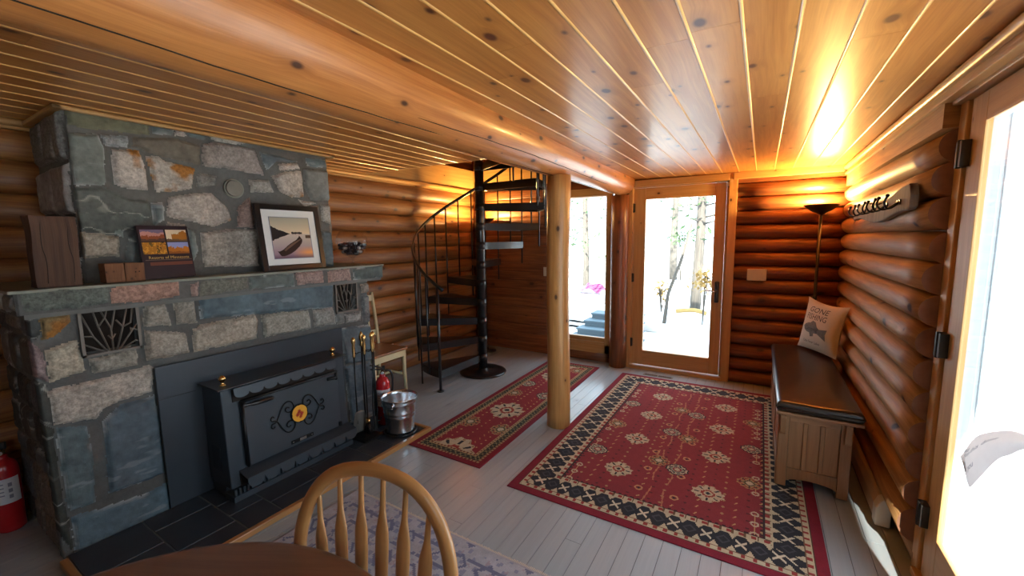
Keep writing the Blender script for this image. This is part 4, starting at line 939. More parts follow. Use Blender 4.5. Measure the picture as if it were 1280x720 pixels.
for dx, dy in ((0, -.072), (0, .105), (.06, -.03), (.045, .055)): mb.tube(smooth_path([(0, 0, .655), (dx*.4, dy*.4, .66), (dx*.7, dy*.7, .655), (dx*.78, dy*.78, .665)], 4), .004, 6)
obj('hook_arm', mb, M['black'], ts)
TX, TY = -2.50, 1.975
def tool(name, label, cat, dx, dy, low, fn):
    t = thing(name, label, cat, (TX+dx, TY+dy, HZ+low))
    mb = MB(); mb.tube([(0, 0, .08), (0, 0, .60)], .0055, 8); obj('shaft', mb, M['black'], t)
    mb = MB(); mb.lathe([(.006, .58), (.012, .59), (.009, .61), (.012, .65), (.010, .68), (.013, .69), (.016, .705), (.013, .725), (.0, .735)], n=14); obj('brass_grip', mb, M['brass'], t)
    fn(t); return t
def f_shovel(t):
    mb = MB(); mb.grid(8, 10, lambda u, v: (.008+.022*(abs(u-.5)*2)**2-.012*v, (u-.5)*.11*(.75+.25*min(1, v*3)), .10-.17*v*.98+.075)); o = obj('shovel_pan', mb, plain('dull_pan', (.20, .185, .165), .5, .5), t); so = o.modifiers.new('thickness', 'SOLIDIFY'); so.thickness = .002
def f_brush(t):
    mb = MB(); mb.tube([(0, 0, .06), (0, 0, .10)], .02, 12, ry=.012); obj('ferrule', mb, M['brass'], t)
    mb = MB(); rr_ = random.Random(2)
    for i in range(90): a, b = rr_.uniform(-.03, .03), rr_.uniform(-.012, .012); mb.tube([(a*.5, b*.6, .075), (a*1.25, b*1.5, -.02+rr_.uniform(0, .01))], .0016, 4)
    obj('bristles', mb, M['black'], t)
def f_poker(t):
    mb = MB(); mb.tube(smooth_path([(0, 0, .09), (0, 0, .02), (0, .004, -.03)], 4), [.0055]*8+[.002], 8); mb.tube(smooth_path([(0, 0, .03), (0, .02, .015), (0, .035, .02), (0, .042, .04)], 4), .004, 8); obj('poker_tip', mb, M['black'], t)
def f_tongs(t):
    for s in (1, -1):
        mb = MB(); mb.tube(smooth_path([(0, 0, .40), (0, s*.014, .30), (0, s*.02, .15), (0, s*.012, .03), (0, s*.02, -.02)], 4), .0042, 8); obj('tong_jaw', mb, M['black'], t)
tool('fire_shovel', 'fire shovel with brass grip and pale pan, nearest the stove', 'fire tool', 0, -.072, .05, f_shovel)
tool('fire_poker', 'black fire poker with hooked tip, farthest from the stove', 'fire tool', 0, .105, .06, f_poker)
tool('fire_brush', 'fire brush with black bristles hanging at the front of the tool stand', 'fire tool', .068, -.034, .072, f_brush)
tool('fire_tongs', 'fire tongs with two thin jaws hanging beside the brush', 'fire tool', .045, .055, .068, f_tongs)

t = thing('trivet', 'round black iron trivet under the galvanised bucket', 'trivet', (-2.337, 2.166, HZ))
mb = MB()
for r_ in (.118, .085): mb.tube([(r_*cos(a), r_*sin(a), .010) for a in np.linspace(0, 2*pi, 41)[:-1]], .007, 8, closed=True)
obj('ring', mb, M['blackpaint'], t); mb = MB()
for i in range(3):
    a = 2*pi*i/3; mb.tube([(-.115*cos(a), -.115*sin(a), .010), (.115*cos(a), .115*sin(a), .010)], .005, 6); mb.tube([(.12*cos(a), .12*sin(a), .001), (.12*cos(a), .12*sin(a), .008)], .006, 6)
obj('cross_bar', mb, M['blackpaint'], t)
t = thing('ash_bucket', 'shiny galvanised steel bucket standing on the hearth corner', 'bucket', (-2.337, 2.166, HZ+.018))
H_ = .265; r0, r1 = .102, .134
def br(z): return r0+(r1-r0)*z/H_
prof = [(0, .012), (r0-.004, .012), (r0-.002, 0), (r0+.004, 0), (br(.01)+.003, .012), (br(.02), .022), (br(.12), .12), (br(.13)+.004, .128), (br(.135), .138), (br(.15), .15), (br(.155)+.004, .158), (br(.165), .167), (br(.225), .225), (br(.232)+.004, .233), (br(.24), .24), (br(H_), H_-.006), (br(H_)+.004, H_-.002), (br(H_)+.003, H_+.003), (br(H_)-.003, H_), (br(.24)-.002, .24), (r0-.003, .016), (0, .0155)]
mb = MB(); mb.lathe(prof, n=44); obj('pail', mb, M['galv'], t)
mb = MB(); hr = br(.235)+.008
mb.tube([(hr*cos(a)*.99, hr*sin(a)*1.0, .235-.02*abs(sin(a))) for a in np.linspace(radians(115), radians(295), 24)], .003, 6); obj('bail_handle', mb, M['galv'], t); mb = MB()
for a in (radians(115), radians(295)):
    mb = MB(); mb.ball((hr*cos(a), hr*sin(a), .235), (.011, .011, .014), 10); obj('handle_ear', mb, M['galv'], t)
def extinguisher(label, loc, rz, hs=1):
    t = thing('fire_extinguisher', label, 'fire extinguisher', loc, rz); r_ = .056
    mb = MB(); mb.lathe([(0, .004), (.048, .0), (r_, .012), (r_, .33), (r_*.94, .352), (r_*.74, .374), (r_*.42, .39), (.022, .396), (.022, .41), (0, .41)], n=28); obj('cylinder', mb, M['red'], t)
    mb = MB(); mb.grid(16, 1, lambda u, v: ((r_+.0012)*cos(-1.15+2.3*u), (r_+.0012)*sin(-1.15+2.3*u), .16+.135*v)); lb = obj('label_sticker', mb, M['label'], t)
    mb = MB()
    for k in range(4): mb.grid(10, 1, lambda u, v, k=k: ((r_+.0022)*cos(-.9+1.0*u), (r_+.0022)*sin(-.9+1.0*u), .265-.02*k+.006*v))
    for k in range(3): mb.grid(3, 1, lambda u, v, k=k: ((r_+.0022)*cos(.35+.25*u), (r_+.0022)*sin(.35+.25*u), .25-.032*k+.02*v))
    obj('label_print', mb, M['greyink'], lb)
    mb = MB(); mb.lathe([(.016, .408), (.016, .43), (.010, .434), (.010, .45), (0, .45)], n=14); obj('valve', mb, M['brass'], t)
    mb = MB(); mb.box((-.012, -.09, .448), (.012, .02, .456), rot=(radians(-8), 0, 0)); mb.box((-.012, -.095, .470), (.012, .018, .480), rot=(radians(-22), 0, 0)); mb.box((-.01, 0, .44), (.01, .022, .478)); obj('lever', mb, M['blackpaint'], t, bevel=.003)
    mb = MB(); mb.tube(smooth_path([(0, hs*.02, .44), (0, hs*.06, .43), (0, hs*.078, .37), (0, hs*.07, .25), (0, hs*.066, .15)], 6), .009, 10); obj('hose', mb, M['blackpaint'], t)
    mb = MB(); mb.tube([(.016, .0, .425), (.024, 0, .425)], .012, 14); obj('pressure_gauge', mb, M['chrome'], t)
    return t
extinguisher('red fire extinguisher standing behind the galvanised bucket', (-2.56, 2.205, HZ+.001), radians(-38))
extinguisher('red fire extinguisher standing on the floor against the fireplace flank', (-3.36, .362, .001), radians(-20), -1)

# ================================================================== CHAIR BY THE LEFT WALL
t = thing('side_chair', 'cream painted side chair with brown wooden seat by the left log wall', 'chair', (-3.12, 2.63, 0))
sx0, sx1, sy0, sy1 = -.20, .20, -.21, .215
mb = MB(); mb.box((sx0, sy0, .445), (sx1, sy1, .468)); obj('seat', mb, M['seatwood'], t, bevel=.006)
mb = MB(); mb.box((sx0+.02, sy0+.015, .385), (sx1-.012, sy0+.032, .444)); mb.box((sx0+.02, sy1-.032, .385), (sx1-.012, sy1-.015, .444)); mb.box((sx1-.03, sy0+.015, .385), (sx1-.013, sy1-.015, .444)); mb.box((sx0+.02, sy0+.03, .385), (sx0+.035, sy1-.03, .444)); obj('apron', mb, M['cream'], t, bevel=.003)
for x, y in ((sx1-.03, sy1-.03), (sx1-.03, sy0+.03)):
    mb = MB(); mb.tube([(x+.01, y+(.008 if y > 0 else -.008), .001), (x, y, .25), (x-.002, y, .444)], [.014, .019, .022], 4, up=(1, 1, 0)); obj('leg', mb, M['cream'], t)
for y in (sy1-.03, sy0+.03):
    mb = MB(); mb.tube(smooth_path([(sx0-.02, y, .001), (sx0+.012, y, .22), (sx0+.016, y, .45), (sx0-.005, y, .70), (sx0-.05, y, .985)], 4), [.017]*17, 4, up=(1, 1, 0)); obj('back_post', mb, M['cream'], t)
for z in (.58, .93):
    mb = MB(); x = sx0+.01-(z-.45)*.11; mb.box((x-.009, sy0+.035, z-.03), (x+.009, sy1-.035, z+.03)); obj('back_rail', mb, M['cream'], t, bevel=.004)
for k in range(4):
    mb = MB(); y = -.105+.07*k; mb.tube([(sx0-.004, y, .60), (sx0-.04, y, .90)], .009, 8); obj('back_spindle', mb, M['cream'], t)
mb = MB()
for y in (sy1-.03, sy0+.03): mb.tube([(sx0+.01, y, .20), (sx1-.03, y, .20)], .011, 8)
mb.tube([(0, sy0+.03, .20), (0, sy1-.03, .20)], .011, 8); obj('stretcher', mb, M['cream'], t)
t = thing('wall_outlet', 'pale double outlet plate with a dark plug low on the left log wall', 'outlet', (XL+.002, 3.06, .30))
mb = MB(); mb.box((-.003, -.11, -.06), (.008, .11, .06)); obj('cover_plate', mb, M['ivory'], t, bevel=.003)
mb = MB(); mb.box((.008, .045, -.035), (.04, .095, .0)); obj('plug', mb, M['black'], t, bevel=.005)
for a, b in ((-.05, .02), (-.05, -.025), (.03, .02)):
    mb = MB(); mb.tube([(.009, a, b), (.0105, a, b)], .018, 14); obj('socket', mb, M['cream'], t)

# ================================================================== SPIRAL STAIR
SCX, SCY, SR, RR = -2.66, 3.74, .70, .735; STEP, RISE, A0 = 27.0, .21, -92.0
ss = thing('spiral_staircase', 'black steel spiral staircase rising clockwise through the ceiling opening', 'staircase', (SCX, SCY, 0))
mb = MB(); mb.lathe([(0, .001), (.262, .001), (.265, .006), (.26, .018), (.22, .024), (.06, .032), (.056, .05), (0, .05)], n=40); obj('base_plate', mb, M['blackpaint'], ss)
mb = MB(); mb.tube([(0, 0, .05), (0, 0, 3.3)], .050, 24); obj('centre_pole', mb, M['blackpaint'], ss)
def pol(r, a, z): a = radians(a); return (r*cos(a), r*sin(a), z)
def railz(a): return 1.075+RISE*(A0-a)/STEP*.985
for k in range(1, 12):
    a0 = A0-STEP*(k-1)+1.5; a1 = a0-STEP-3; z = RISE*k
    tr = None; mb = MB(); n = 6
    up = [pol(SR, a0+(a1-a0)*i/n, z) for i in range(n+1)]; inn = [pol(.055, a0, z), pol(.055, a1, z)]
    V = up+[inn[1], inn[0]]; m_ = len(V); V2 = [(x, y, z-.006) for x, y, z in V]
    mb.add(V+V2, [list(range(m_))[::-1], list(range(m_, 2*m_))]+[[i, (i+1) % m_, m_+(i+1) % m_, m_+i] for i in range(m_)], [[(0,0)]*m_]*2+[[(0,0)]*4]*m_)
    def strip(p, q, t_=.006, h=.078):
        p, q = Vector(p), Vector(q); d = (q-p).normalized(); s = Vector((-d.y, d.x, 0))*t_/2
        P = [p-s, q-s, q+s, p+s]; P = [v-Vector((0, 0, h)) for v in P]+P
        mb.add(P, [(3,2,1,0),(4,5,6,7),(0,1,5,4),(1,2,6,5),(2,3,7,6),(3,0,4,7)], [[(0,0)]*4]*6)
    strip(inn[0], up[0]); strip(up[-1], inn[1])
    for i in range(n): strip(up[i], up[i+1])
    tr = obj('tread', mb, M['blackpaint'], ss)
    mb = MB(); mb.tube([(0, 0, z-.075), (0, 0, z+.004)], .0535, 24); obj('hub_collar', mb, M['blackpaint'], ss)
rad = [A0+1-i*STEP/2 for i in range(0, 23)]
for i, a in enumerate(rad):
    k = int((A0-a+1e-6)//STEP)+1; k = max(1, min(k, 11)); zb = RISE*k-.06
    if i == 0: zb = .015
    elif i % 2 == 0: zb = RISE*(k-1)-.055
    zt_ = railz(a)-.006
    mb = MB(); r_ = .0145 if i == 0 else .009
    mb.tube([pol(RR-.02, a, zb), pol(RR-.015, a, zt_)], r_, 10)
    if i == 0: mb.lathe([(0, .001), (.036, .001), (.036, .010), (.018, .014), (0, .014)], pol(RR-.02, a, 0), 18)
    if i: mb.tube([pol(SR-.002, a, RISE*k-.03), pol(RR-.02, a, RISE*k-.03)], .007, 8)
    obj('newel_post' if i == 0 else 'baluster', mb, M['blackpaint'], ss)
mb = MB(); P = []
for a in np.arange(A0+7, A0-11.2*STEP, -4.0): P.append(pol(RR-.005, a, railz(a)))
mb.tube(P, .019, 10, ry=.011, up=(0, 0, 1)); obj('handrail', mb, M['blackpaint'], ss)

# ================================================================== TORCHIERES
def torchiere(label, x, y, zt, tilt=0):
    t = thing('floor_lamp', label, 'lamp', (x, y, 0))
    mb = MB(); mb.lathe([(0, .002), (.125, .002), (.128, .010), (.12, .020), (.03, .030), (.018, .05), (0, .05)], n=32); obj('base', mb, M['blackpaint'], t)
    mb = MB(); mb.tube([(0, 0, .05), (0, 0, zt-.07)], .0125, 14); obj('pole', mb, M['blackpaint'], t)
    mb = MB(); mb.tube([(0, 0, .93), (0, 0, .97)], .017, 14); obj('pole_joint', mb, M['blackpaint'], t)
    mb = MB(); mb.lathe([(0, zt-.085), (.022, zt-.085), (.03, zt-.072), (.075, zt-.05), (.112, zt-.02), (.132, zt), (.134, zt+.003), (.129, zt+.002), (.108, zt-.016), (.07, zt-.044), (.03, zt-.062), (0, zt-.064)], n=36); obj('bowl_shade', mb, M['blackpaint'], t)
    mb = MB(); mb.ball((0, 0, zt-.018), (.024, .024, .026), 12); obj('bulb', mb, M['bulb'], t)
    return t
def lamp_light(x, y, z, w):
    l = bpy.data.lights.new('lamp_light', 'POINT'); l.energy = w; l.color = (1.0, .60, .20); l.shadow_soft_size = .03
    o = bpy.data.objects.new('lamp_light', l); COL.objects.link(o); o.location = (x, y, z)
torchiere('lit black torchiere floor lamp behind the bench in the right corner', .43, 4.545, 1.765)
lamp_light(.43, 4.545, 1.764, 210)
torchiere('lit black torchiere floor lamp half hidden behind the spiral stair pole', -3.13, 4.50, 1.77)
lamp_light(-3.13, 4.50, 1.768, 170)

def switch_plate(label, x, y, z, w, h, n):
    t = thing('light_switch', label, 'light switch', (x, y, z))
    mb = MB(); mb.box((-w/2, -.006, -h/2), (w/2, .0, h/2)); obj('cover_plate', mb, M['ivory'], t, bevel=.003)
    for k in range(n):
        mb = MB(); cx_ = (k-(n-1)/2)*.046; mb.box((cx_-.004, -.014, -.004), (cx_+.004, -.004, .012)); obj('toggle', mb, M['ivory'], t, bevel=.002)
switch_plate('ivory three-toggle light switch plate on the logs beside the back door', -.03, YB-.006, 1.125, .165, .115, 3)
switch_plate('narrow white switch plate on the hewn logs beside the round post', -2.345, YB+.03, 1.085, .075, .115, 1)

# floor register
t = thing('floor_vent', 'dark slotted floor register in the boards before the back door', 'floor vent', (-.90, 4.535, 0))
mb = MB(); mb.box((-.155, -.03, .0005), (.155, .03, .004)); obj('vent_plate', mb, plain('register_brown', (.16, .13, .10), .5), t)
for s in (-1, 1):
    mb = MB()
    for k in range(9): mb.box((s*.073-.062+.0145*k, -.02, .004), (s*.073-.052+.0145*k, .02, .0048))
    obj('louvre_slots', mb, M['dark'], t)

# ================================================================== RUGS
def put(C, mk, col): C[mk, :3] = srgb(*col)
def diam(x, y, cx, cy, a, b, p=1.25): return (np.abs((x-cx)/a)**p+np.abs((y-cy)/b)**p)
RED, DKRED, CRM, BLK, TANC = (138, 52, 58), (128, 28, 42), (196, 182, 152), (46, 47, 52), (172, 140, 98)
def medallion(C, x, y, cx, cy, a, b, kind):
    th = np.arctan2((y-cy)/b, (x-cx)/a); r = diam(x, y, cx, cy, a, b, 1.5); r = r*(1+.10*np.cos(12*th))
    if kind == 'c': seq = [(1.0, CRM), (.80, (190, 176, 150)), (.66, CRM), (.30, (150, 60, 50)), (.16, CRM), (.06, BLK)]
    elif kind == 'k': seq = [(1.0, BLK), (.80, CRM), (.62, BLK), (.42, (150, 150, 130)), (.26, RED), (.12, CRM)]
    else: seq = [(1.0, TANC), (.78, (150, 50, 46)), (.60, TANC), (.34, (90, 84, 60)), (.18, CRM)]
    for lim, col in seq: put(C, r < lim, col)
    put(C, (r < .8) & (r > .4) & (np.cos(8*th) > .75), BLK if kind != 'k' else CRM); put(C, (r < .95) & (r > .84) & (np.cos(16*th) > .3), (150, 120, 80) if kind != 'k' else BLK)
def rug_noise(C, x, y, seed, amt=.10):
    k = 1+amt*fbm(x*40, y*40, seed)+amt*.8*fbm(x*130, y*130, seed+1)+amt*.6*fbm(x*3, y*3, seed+2); C[..., :3] *= k[..., None]
def big_rug(W, L):
    def f(U, V):
        x, y = U*W, V*L; C = np.zeros(U.shape+(4,)); C[..., 3] = .6; put(C, np.ones(U.shape, bool), (130, 34, 50))
        e = np.minimum(np.minimum(x, W-x), np.minimum(y, L-y)); hor = np.minimum(y, L-y) < np.minimum(x, W-x); s = np.where(hor, x, y); e2 = e
        put(C, e > .048, CRM); b1 = (e > .052) & (e < .088); put(C, b1 & (np.mod(s, .05) < .018) & (np.abs(e-.07) < .012), (150, 60, 56)); put(C, (np.abs(e-.088) < .003), (120, 90, 70)); put(C, np.abs(e-.05) < .003, (90, 60, 50))
        blk = (e > .09) & (e < .215); put(C, blk, BLK)
        ph = np.mod(s, .078)-.039; ph2 = np.mod(s+.039, .078)-.039
        put(C, blk & (e < .13) & (np.abs(ph) < (.128-e)*.55), CRM); put(C, blk & (e > .175) & (np.abs(ph) < (e-.178)*.55), CRM)
        q = np.mod(s+.078, .156)-.078; w_ = e-.1525; fl = (np.abs(np.abs(q)-np.abs(w_)) < .008) & (np.abs(q) < .026); put(C, blk & fl, (214, 202, 176))
        dq = np.mod(s, .156)-.078; put(C, blk & (np.abs(dq)+np.abs(w_) < .034) & (np.abs(dq)+np.abs(w_) > .022), (70, 70, 78))
        put(C, e > .215, CRM); b2 = (e > .22) & (e < .252); put(C, b2 & (np.mod(s, .056) < .024) & (np.abs(e-.236) < .010), (150, 60, 54)); put(C, b2 & (np.mod(s+.03, .056) < .008), (110, 84, 60)); put(C, np.abs(e-.254) < .0035, (60, 44, 44))
        fld = e > .257; put(C, fld & (e > .257), RED); put(C, fld & (e < .272) & (np.mod(s, .034) < .017), (70, 36, 40))
        fw_, fl_ = W-.514, L-.514; X, Y = (x-.257)/fw_, (y-.257)/fl_
        F = C.copy(); F[..., :3] = C[..., :3]
        # small motifs on the ground
        gx, gy = np.mod(x, .062)-.031, np.mod(y, .066)-.033; ci = np.floor(x/.062)*7+np.floor(y/.066)*13; sel = np.mod(ci*5.31, 3.0)
        mo = (np.abs(gx)+np.abs(gy) < .011) & (sel < .8); put(F, mo, TANC); put(F, (np.abs(gx-gy*.6) < .004) & (np.abs(gy) < .013) & (sel > .8) & (sel < 1.5), (196, 160, 110)); put(F, (np.hypot(gx, gy) < .008) & (sel > 1.9), (90, 40, 44))
        for cx_ in (.5,):     # stems between the two columns of medallions
            for k_ in (-1, 1):
                w = cx_*fw_+.257+k_*(.035+.02*np.abs(np.mod(Y*12, 2)-1)); put(F, (np.abs(x-w) < .0045) & (np.mod(Y*8, 1) < .72), (180, 120, 88))
                for j in range(8):
                    yy = .257+fl_*(j+.5)/8; put(F, np.abs(np.hypot(x-(cx_*fw_+.257+k_*.10), y-yy)-.02) < .005, (196, 150, 106)); put(F, np.hypot(x-(cx_*fw_+.257+k_*.10), y-yy) < .008, BLK)
        for sx in (.035, .965):
            for j in range(5):
                yy = .257+fl_*(j+.25)/5; xx = .257+sx*fw_; put(F, (np.abs(x-xx) < .004) & (np.abs(y-yy) < .09), (196, 150, 106))
                for dy in (-.09, 0, .09): put(F, np.abs(np.hypot(x-xx, y-yy-dy)-.017) < .005, CRM)
        for cx_ in (.255, .745):
            for j in range(4):
                cy = .135+.243*j; medallion(F, x, y, .257+cx_*fw_, .257+cy*fl_, .088, .088, 'c')
            for j in range(4):
                cy = .135+.243*j+.1215
                if cy < .97:
                    medallion(F, x, y, .257+(cx_-.185)*fw_, .257+(cy-.03)*fl_, .072, .070, 'k' if j % 2 == 0 else 't'); medallion(F, x, y, .257+(cx_+.19)*fw_, .257+(cy)*fl_, .070, .068, 't' if j % 2 == 0 else 'k')
        C = np.where(fld[..., None], F, C); rug_noise(C, x, y, 5); return np.clip(C, .002, 1)
    return f
RX0, RX1, RY0, RY1 = -1.262, .335, 2.0, 4.455
def rug(name, label, x0, y0, x1, y1, colf, res, skew=0.0):
    t = thing(name, label, 'rug', ((x0+x1)/2, (y0+y1)/2, 0))
    o = paint_obj('woven_pile', int((x1-x0)/res), int((y1-y0)/res), lambda U, V: (x0+(x1-x0)*U+skew*V, y0+(y1-y0)*V, .007+0*U), colf, M['rug'], t, True, thick=.006); return t
rug('area_rug', 'large red patterned rug with a black border beside the bench', RX0, RY0, RX1, RY1, big_rug(RX1-RX0, RY1-RY0), .0055)
def runner(W, L):
    def f(U, V):
        x, y = U*W, V*L; C = np.zeros(U.shape+(4,)); C[..., 3] = .6; put(C, np.ones(U.shape, bool), (128, 34, 48))
        e = np.minimum(np.minimum(x, W-x), np.minimum(y, L-y)); hor = np.minimum(y, L-y) < np.minimum(x, W-x); s = np.where(hor, x, y)
        put(C, e > .04, (168, 140, 104)); put(C, (e > .045) & (e < .058) & (np.mod(s, .03) < .014), (120, 60, 50))
        b = (e > .06) & (e < .105); put(C, b, (46, 46, 44)); w_ = e-.0825; q = np.mod(s, .044)-.022; put(C, b & (np.abs(np.abs(q)-np.abs(w_)) < .0045), (120, 118, 84)); put(C, b & (np.hypot(q, w_) < .006), (150, 140, 100))
        put(C, e > .105, (180, 152, 112)); put(C, (e > .11) & (e < .124) & (np.mod(s, .03) < .013), (110, 62, 50)); fld = e > .128; F = C.copy(); put(F, fld, (140, 48, 54))
        gx, gy = np.mod(x, .055)-.0275, np.mod(y, .06)-.03; sel = np.mod((np.floor(x/.055)*7+np.floor(y/.06)*13)*5.31, 3.0)
        put(F, (np.abs(gx)+np.abs(gy) < .010) & (sel < 1.0), (200, 160, 110)); put(F, (np.abs(gx+gy*.7) < .004) & (np.abs(gy) < .012) & (sel > 2.2), (190, 130, 90))
        for j, (cx, cy, k, a) in enumerate(((.5, .36, 'c', .15), (.5, .78, 'c', .15), (.5, .03, 'c', .19), (.27, .22, 't', .085), (.73, .22, 't', .085), (.27, .52, 't', .08), (.73, .55, 'k', .085), (.27, .64, 'k', .08), (.73, .68, 't', .08), (.5, .99, 'c', .17), (.28, .9, 't', .08), (.72, .9, 't', .08))): medallion(F, x, y, cx*W, cy*L, a, a*1.1, k)
        C = np.where(fld[..., None], F, C); rug_noise(C, x, y, 15); return np.clip(C, .002, 1)
    return f
rug('runner_rug', 'narrow red runner rug between the stair and the round post', -2.162, 2.075, -1.52, 4.51, runner(.642, 2.435), .006, skew=-.03)
def grey_rug(W, L):
    def f(U, V):
        x, y = U*W, V*L; C = np.zeros(U.shape+(4,)); C[..., 3] = .5
        n = fbm(x*9, y*24, 3); n2 = fbm(x*34, y*34, 6); n3 = fbm(x*2.2, y*2.2, 8); base = np.array(srgb(180, 184, 194)); C[..., :3] = base*(1+.16*n[..., None]+.14*n2[..., None])
        px_, py_ = np.mod(x, .16)-.08, np.mod(y, .16)-.08; pat = (np.sin(x*75)*np.sin(y*75)+.8*n) > .55; put(C, pat & (n3 > -.45), (146, 152, 176))
        put(C, (np.sin(x*52+2*n3)*np.cos(y*58)+.9*n2) > .95, (172, 162, 172)); put(C, (np.abs(np.abs(px_)+np.abs(py_)-.05) < .010) & (n > -.25), (118, 124, 152)); put(C, (n+.5*n2) > .58, (178, 178, 186))
        e = np.minimum(np.minimum(x, W-x), np.minimum(y, L-y)); b = (np.abs(e-.10) < .008) | (np.abs(e-.20) < .006); put(C, b & (n2 > -.3), (120, 126, 152)); put(C, e < .012, (170, 170, 178))
        rug_noise(C, x, y, 25, .08); return np.clip(C, .002, 1)
    return f
gr = rug('vintage_rug', 'faded grey-blue patterned rug under the round table and Windsor chair', -2.03, -.95, .40, 1.505, grey_rug(2.43, 2.455), .009)
mb = MB(); rr_ = random.Random(4)
for i in range(300):
    x = -2.03+2.43*(i+.5)/300; mb.box((x-.002, 1.505, .001), (x+.002, 1.517+rr_.uniform(0, .006), .004))
fr_ = obj('fringe', mb, M['linen'], gr, world=True); fr_['kind'] = 'stuff'

# ================================================================== BENCH, CUSHION, PILLOW
bn = thing('storage_bench', 'brown oak mission storage bench on the red rug against the log wall', 'bench', (.31, 3.54, 0))
bx0, bx1, by0, by1 = .140, .485, 2.83, 4.33
mb = MB(); mb.box((bx0+.012, by0+.021, .10), (bx1-.012, by1-.021, .456)); obj('chest_box', mb, M['bench'], bn, world=True)
for yy, sgn in ((by0, 1), (by1, -1)):
    a, b = (yy, yy+.02*sgn) if sgn > 0 else (yy-.02, yy)
    for x0, x1 in ((bx0, bx0+.052), (bx1-.052, bx1)):
        mb = MB(); mb.box((x0, a-.004, .0085), (x1, b+.03*0, .457)); obj('corner_stile', mb, M['bench'], bn, world=True, bevel=.003)
    mb = MB(); mb.box((bx0+.052, a+.002, .415), (bx1-.052, b-.002, .456))
    w = bx1-bx0-.104; P = [(bx0+.052, .125), (bx1-.052, .125), (bx1-.052, .040)]+[(bx1-.052-w*i/12, .040+.026*sin(pi*i/12)**.5) for i in range(1, 12)]+[(bx0+.052, .040)]
    mb.prism(P, (a+.002, b-.002), fn=lambda u, v, w: (u, w, v))
    for k in (1, 2): x = bx0+.052+w*k/3; mb.box((x-.011, a+.004, .125), (x+.011, b-.002, .415))
    obj('end_panel_frame', mb, M['bench'], bn, world=True, bevel=.003)
    for k in range(3):
        x0 = bx0+.052+w*k/3; mb = MB(); mb.box((x0+.002, a+.0135, .122), (x0+w/3-.002, b-.002, .418)); obj('end_panel', mb, M['bench'], bn, world=True)
    for x0, x1 in ((bx0+.006, bx0+.034), (bx1-.036, bx1-.008)):
        mb = MB(); yo = yy-sgn*.004; P = [(0, .457), (.034, .457), (.034, .44), (.016, .35), (.008, .335), (0, .335)]; mb.prism(P, (x0, x1), fn=lambda u, v, w: (w, yo-sgn*u, v)); obj('corbel', mb, M['bench'], bn, world=True, bevel=.002)
for x, s in ((bx0, 1),):
    mb = MB(); mb.box((x-.002, by0, .41), (x+.018, by1, .456)); mb.box((x-.002, by0+.05, .06), (x+.018, by1-.05, .14))
    for k in range(4): y = by0+(by1-by0-.06)*k/3; mb.box((x-.004, y, .0085), (x+.018, y+.06, .456))
    obj('front_frame', mb, M['bench'], bn, world=True, bevel=.003)
    for k in range(3):
        y = by0+(by1-by0-.06)*k/3+.06; L = (by1-by0-.06)/3-.06; mb = MB()
        for j in range(14): mb.box((x+.002, y+L*j/14+.003, .14), (x+.012, y+L*(j+1)/14-.006, .41))
        obj('slatted_panel', mb, M['bench'], bn, world=True)
mb = MB(); mb.box((bx0-.018, by0-.035, .458), (bx1+.042, by1+.03, .477)); obj('lid', mb, M['bench'], bn, world=True, bevel=.005)
cu = thing('bench_cushion', 'black leather seat cushion lying along the lid of the oak bench', 'cushion', (.31, 3.54, .478))
mb = MB(); cx0, cx1, cy0, cy1 = bx0-.020, bx1+.040, by0-.042, by1+.025
def cush(u, v, top): 
    e = min(min(u, 1-u)*.40, min(v, 1-v)*1.4); b = min(1, e/.02); b = sqrt(1-(1-b)**2); return (cx0+(cx1-cx0)*u, cy0+(cy1-cy0)*v, .479+.029+(.029*b+.006*min(1, e/.12)+.0025*sin(u*9+v*4)*b if top else -.0285*b))
us = [0, .008, .02, .04, .07]+[.1+.8*i/14 for i in range(15)]+[.93, .96, .98, .992, 1]; vs = [0, .002, .006, .012, .02]+[.04+.92*i/20 for i in range(21)]+[.98, .988, .994, .998, 1]
for top in (1, 0):
    V = [cush(u, v, top) for v in vs for u in us]; n = len(us); Fs = [[j*n+i, j*n+i+1, (j+1)*n+i+1, (j+1)*n+i] for j in range(len(vs)-1) for i in range(n-1)]
    if not top: Fs = [f[::-1] for f in Fs]
    mb.add(V, Fs, [[(0, 0)]*4]*len(Fs), 0, True)
obj('leather_pad', mb, M['leather'], cu, world=True)
mb = MB(); mb.tube([(cx0, cy0, .508), (cx1, cy0, .508), (cx1, cy1, .508), (cx0, cy1, .508)], .004, 8, closed=True); obj('piping', mb, M['leather'], cu, world=True)

# pillow leaning in the corner, its print mapped over its puffed face
PZ = .547
c00, c10, c01, c11 = Vector((.306, 4.27, PZ+.012)), Vector((.530, 3.90, PZ+.006)), Vector((.375, 4.38, PZ+.43)), Vector((.600, 3.98, PZ+.405))
pn = (c10-c00).cross(c01-c00).normalized()
if pn.dot(Vector((0, 0, 1.5))-c00) < 0: pn = -pn
def pil(u, v, side=1):
    base = c00*(1-u)*(1-v)+c10*u*(1-v)+c01*(1-u)*v+c11*u*v; q = max(0, (1-(2*u-1)**2)*(1-(2*v-1)**2)); pinch = .03*(4*u*(1-u))*(1 if v > .5 else -.3)*abs(2*v-1)**2; pin2 = .028*(4*v*(1-v))*abs(2*u-1)**2*(1 if u > .5 else -1)
    base = base-(c01-c00).normalized()*pinch-(c10-c00).normalized()*pin2; return base+pn*side*(.062*q**.55)
plw = thing('throw_pillow', 'cream fishing pillow leaning on the log wall at the bench end', 'pillow', (.43, 4.02, PZ))
mb = MB(); mb.grid(24, 24, lambda u, v: pil(u, v, 1)); mb.grid(24, 24, lambda u, v: pil(1-u, v, -1)); pc = obj('pillow_cover', mb, M['linen'], plw, world=True)
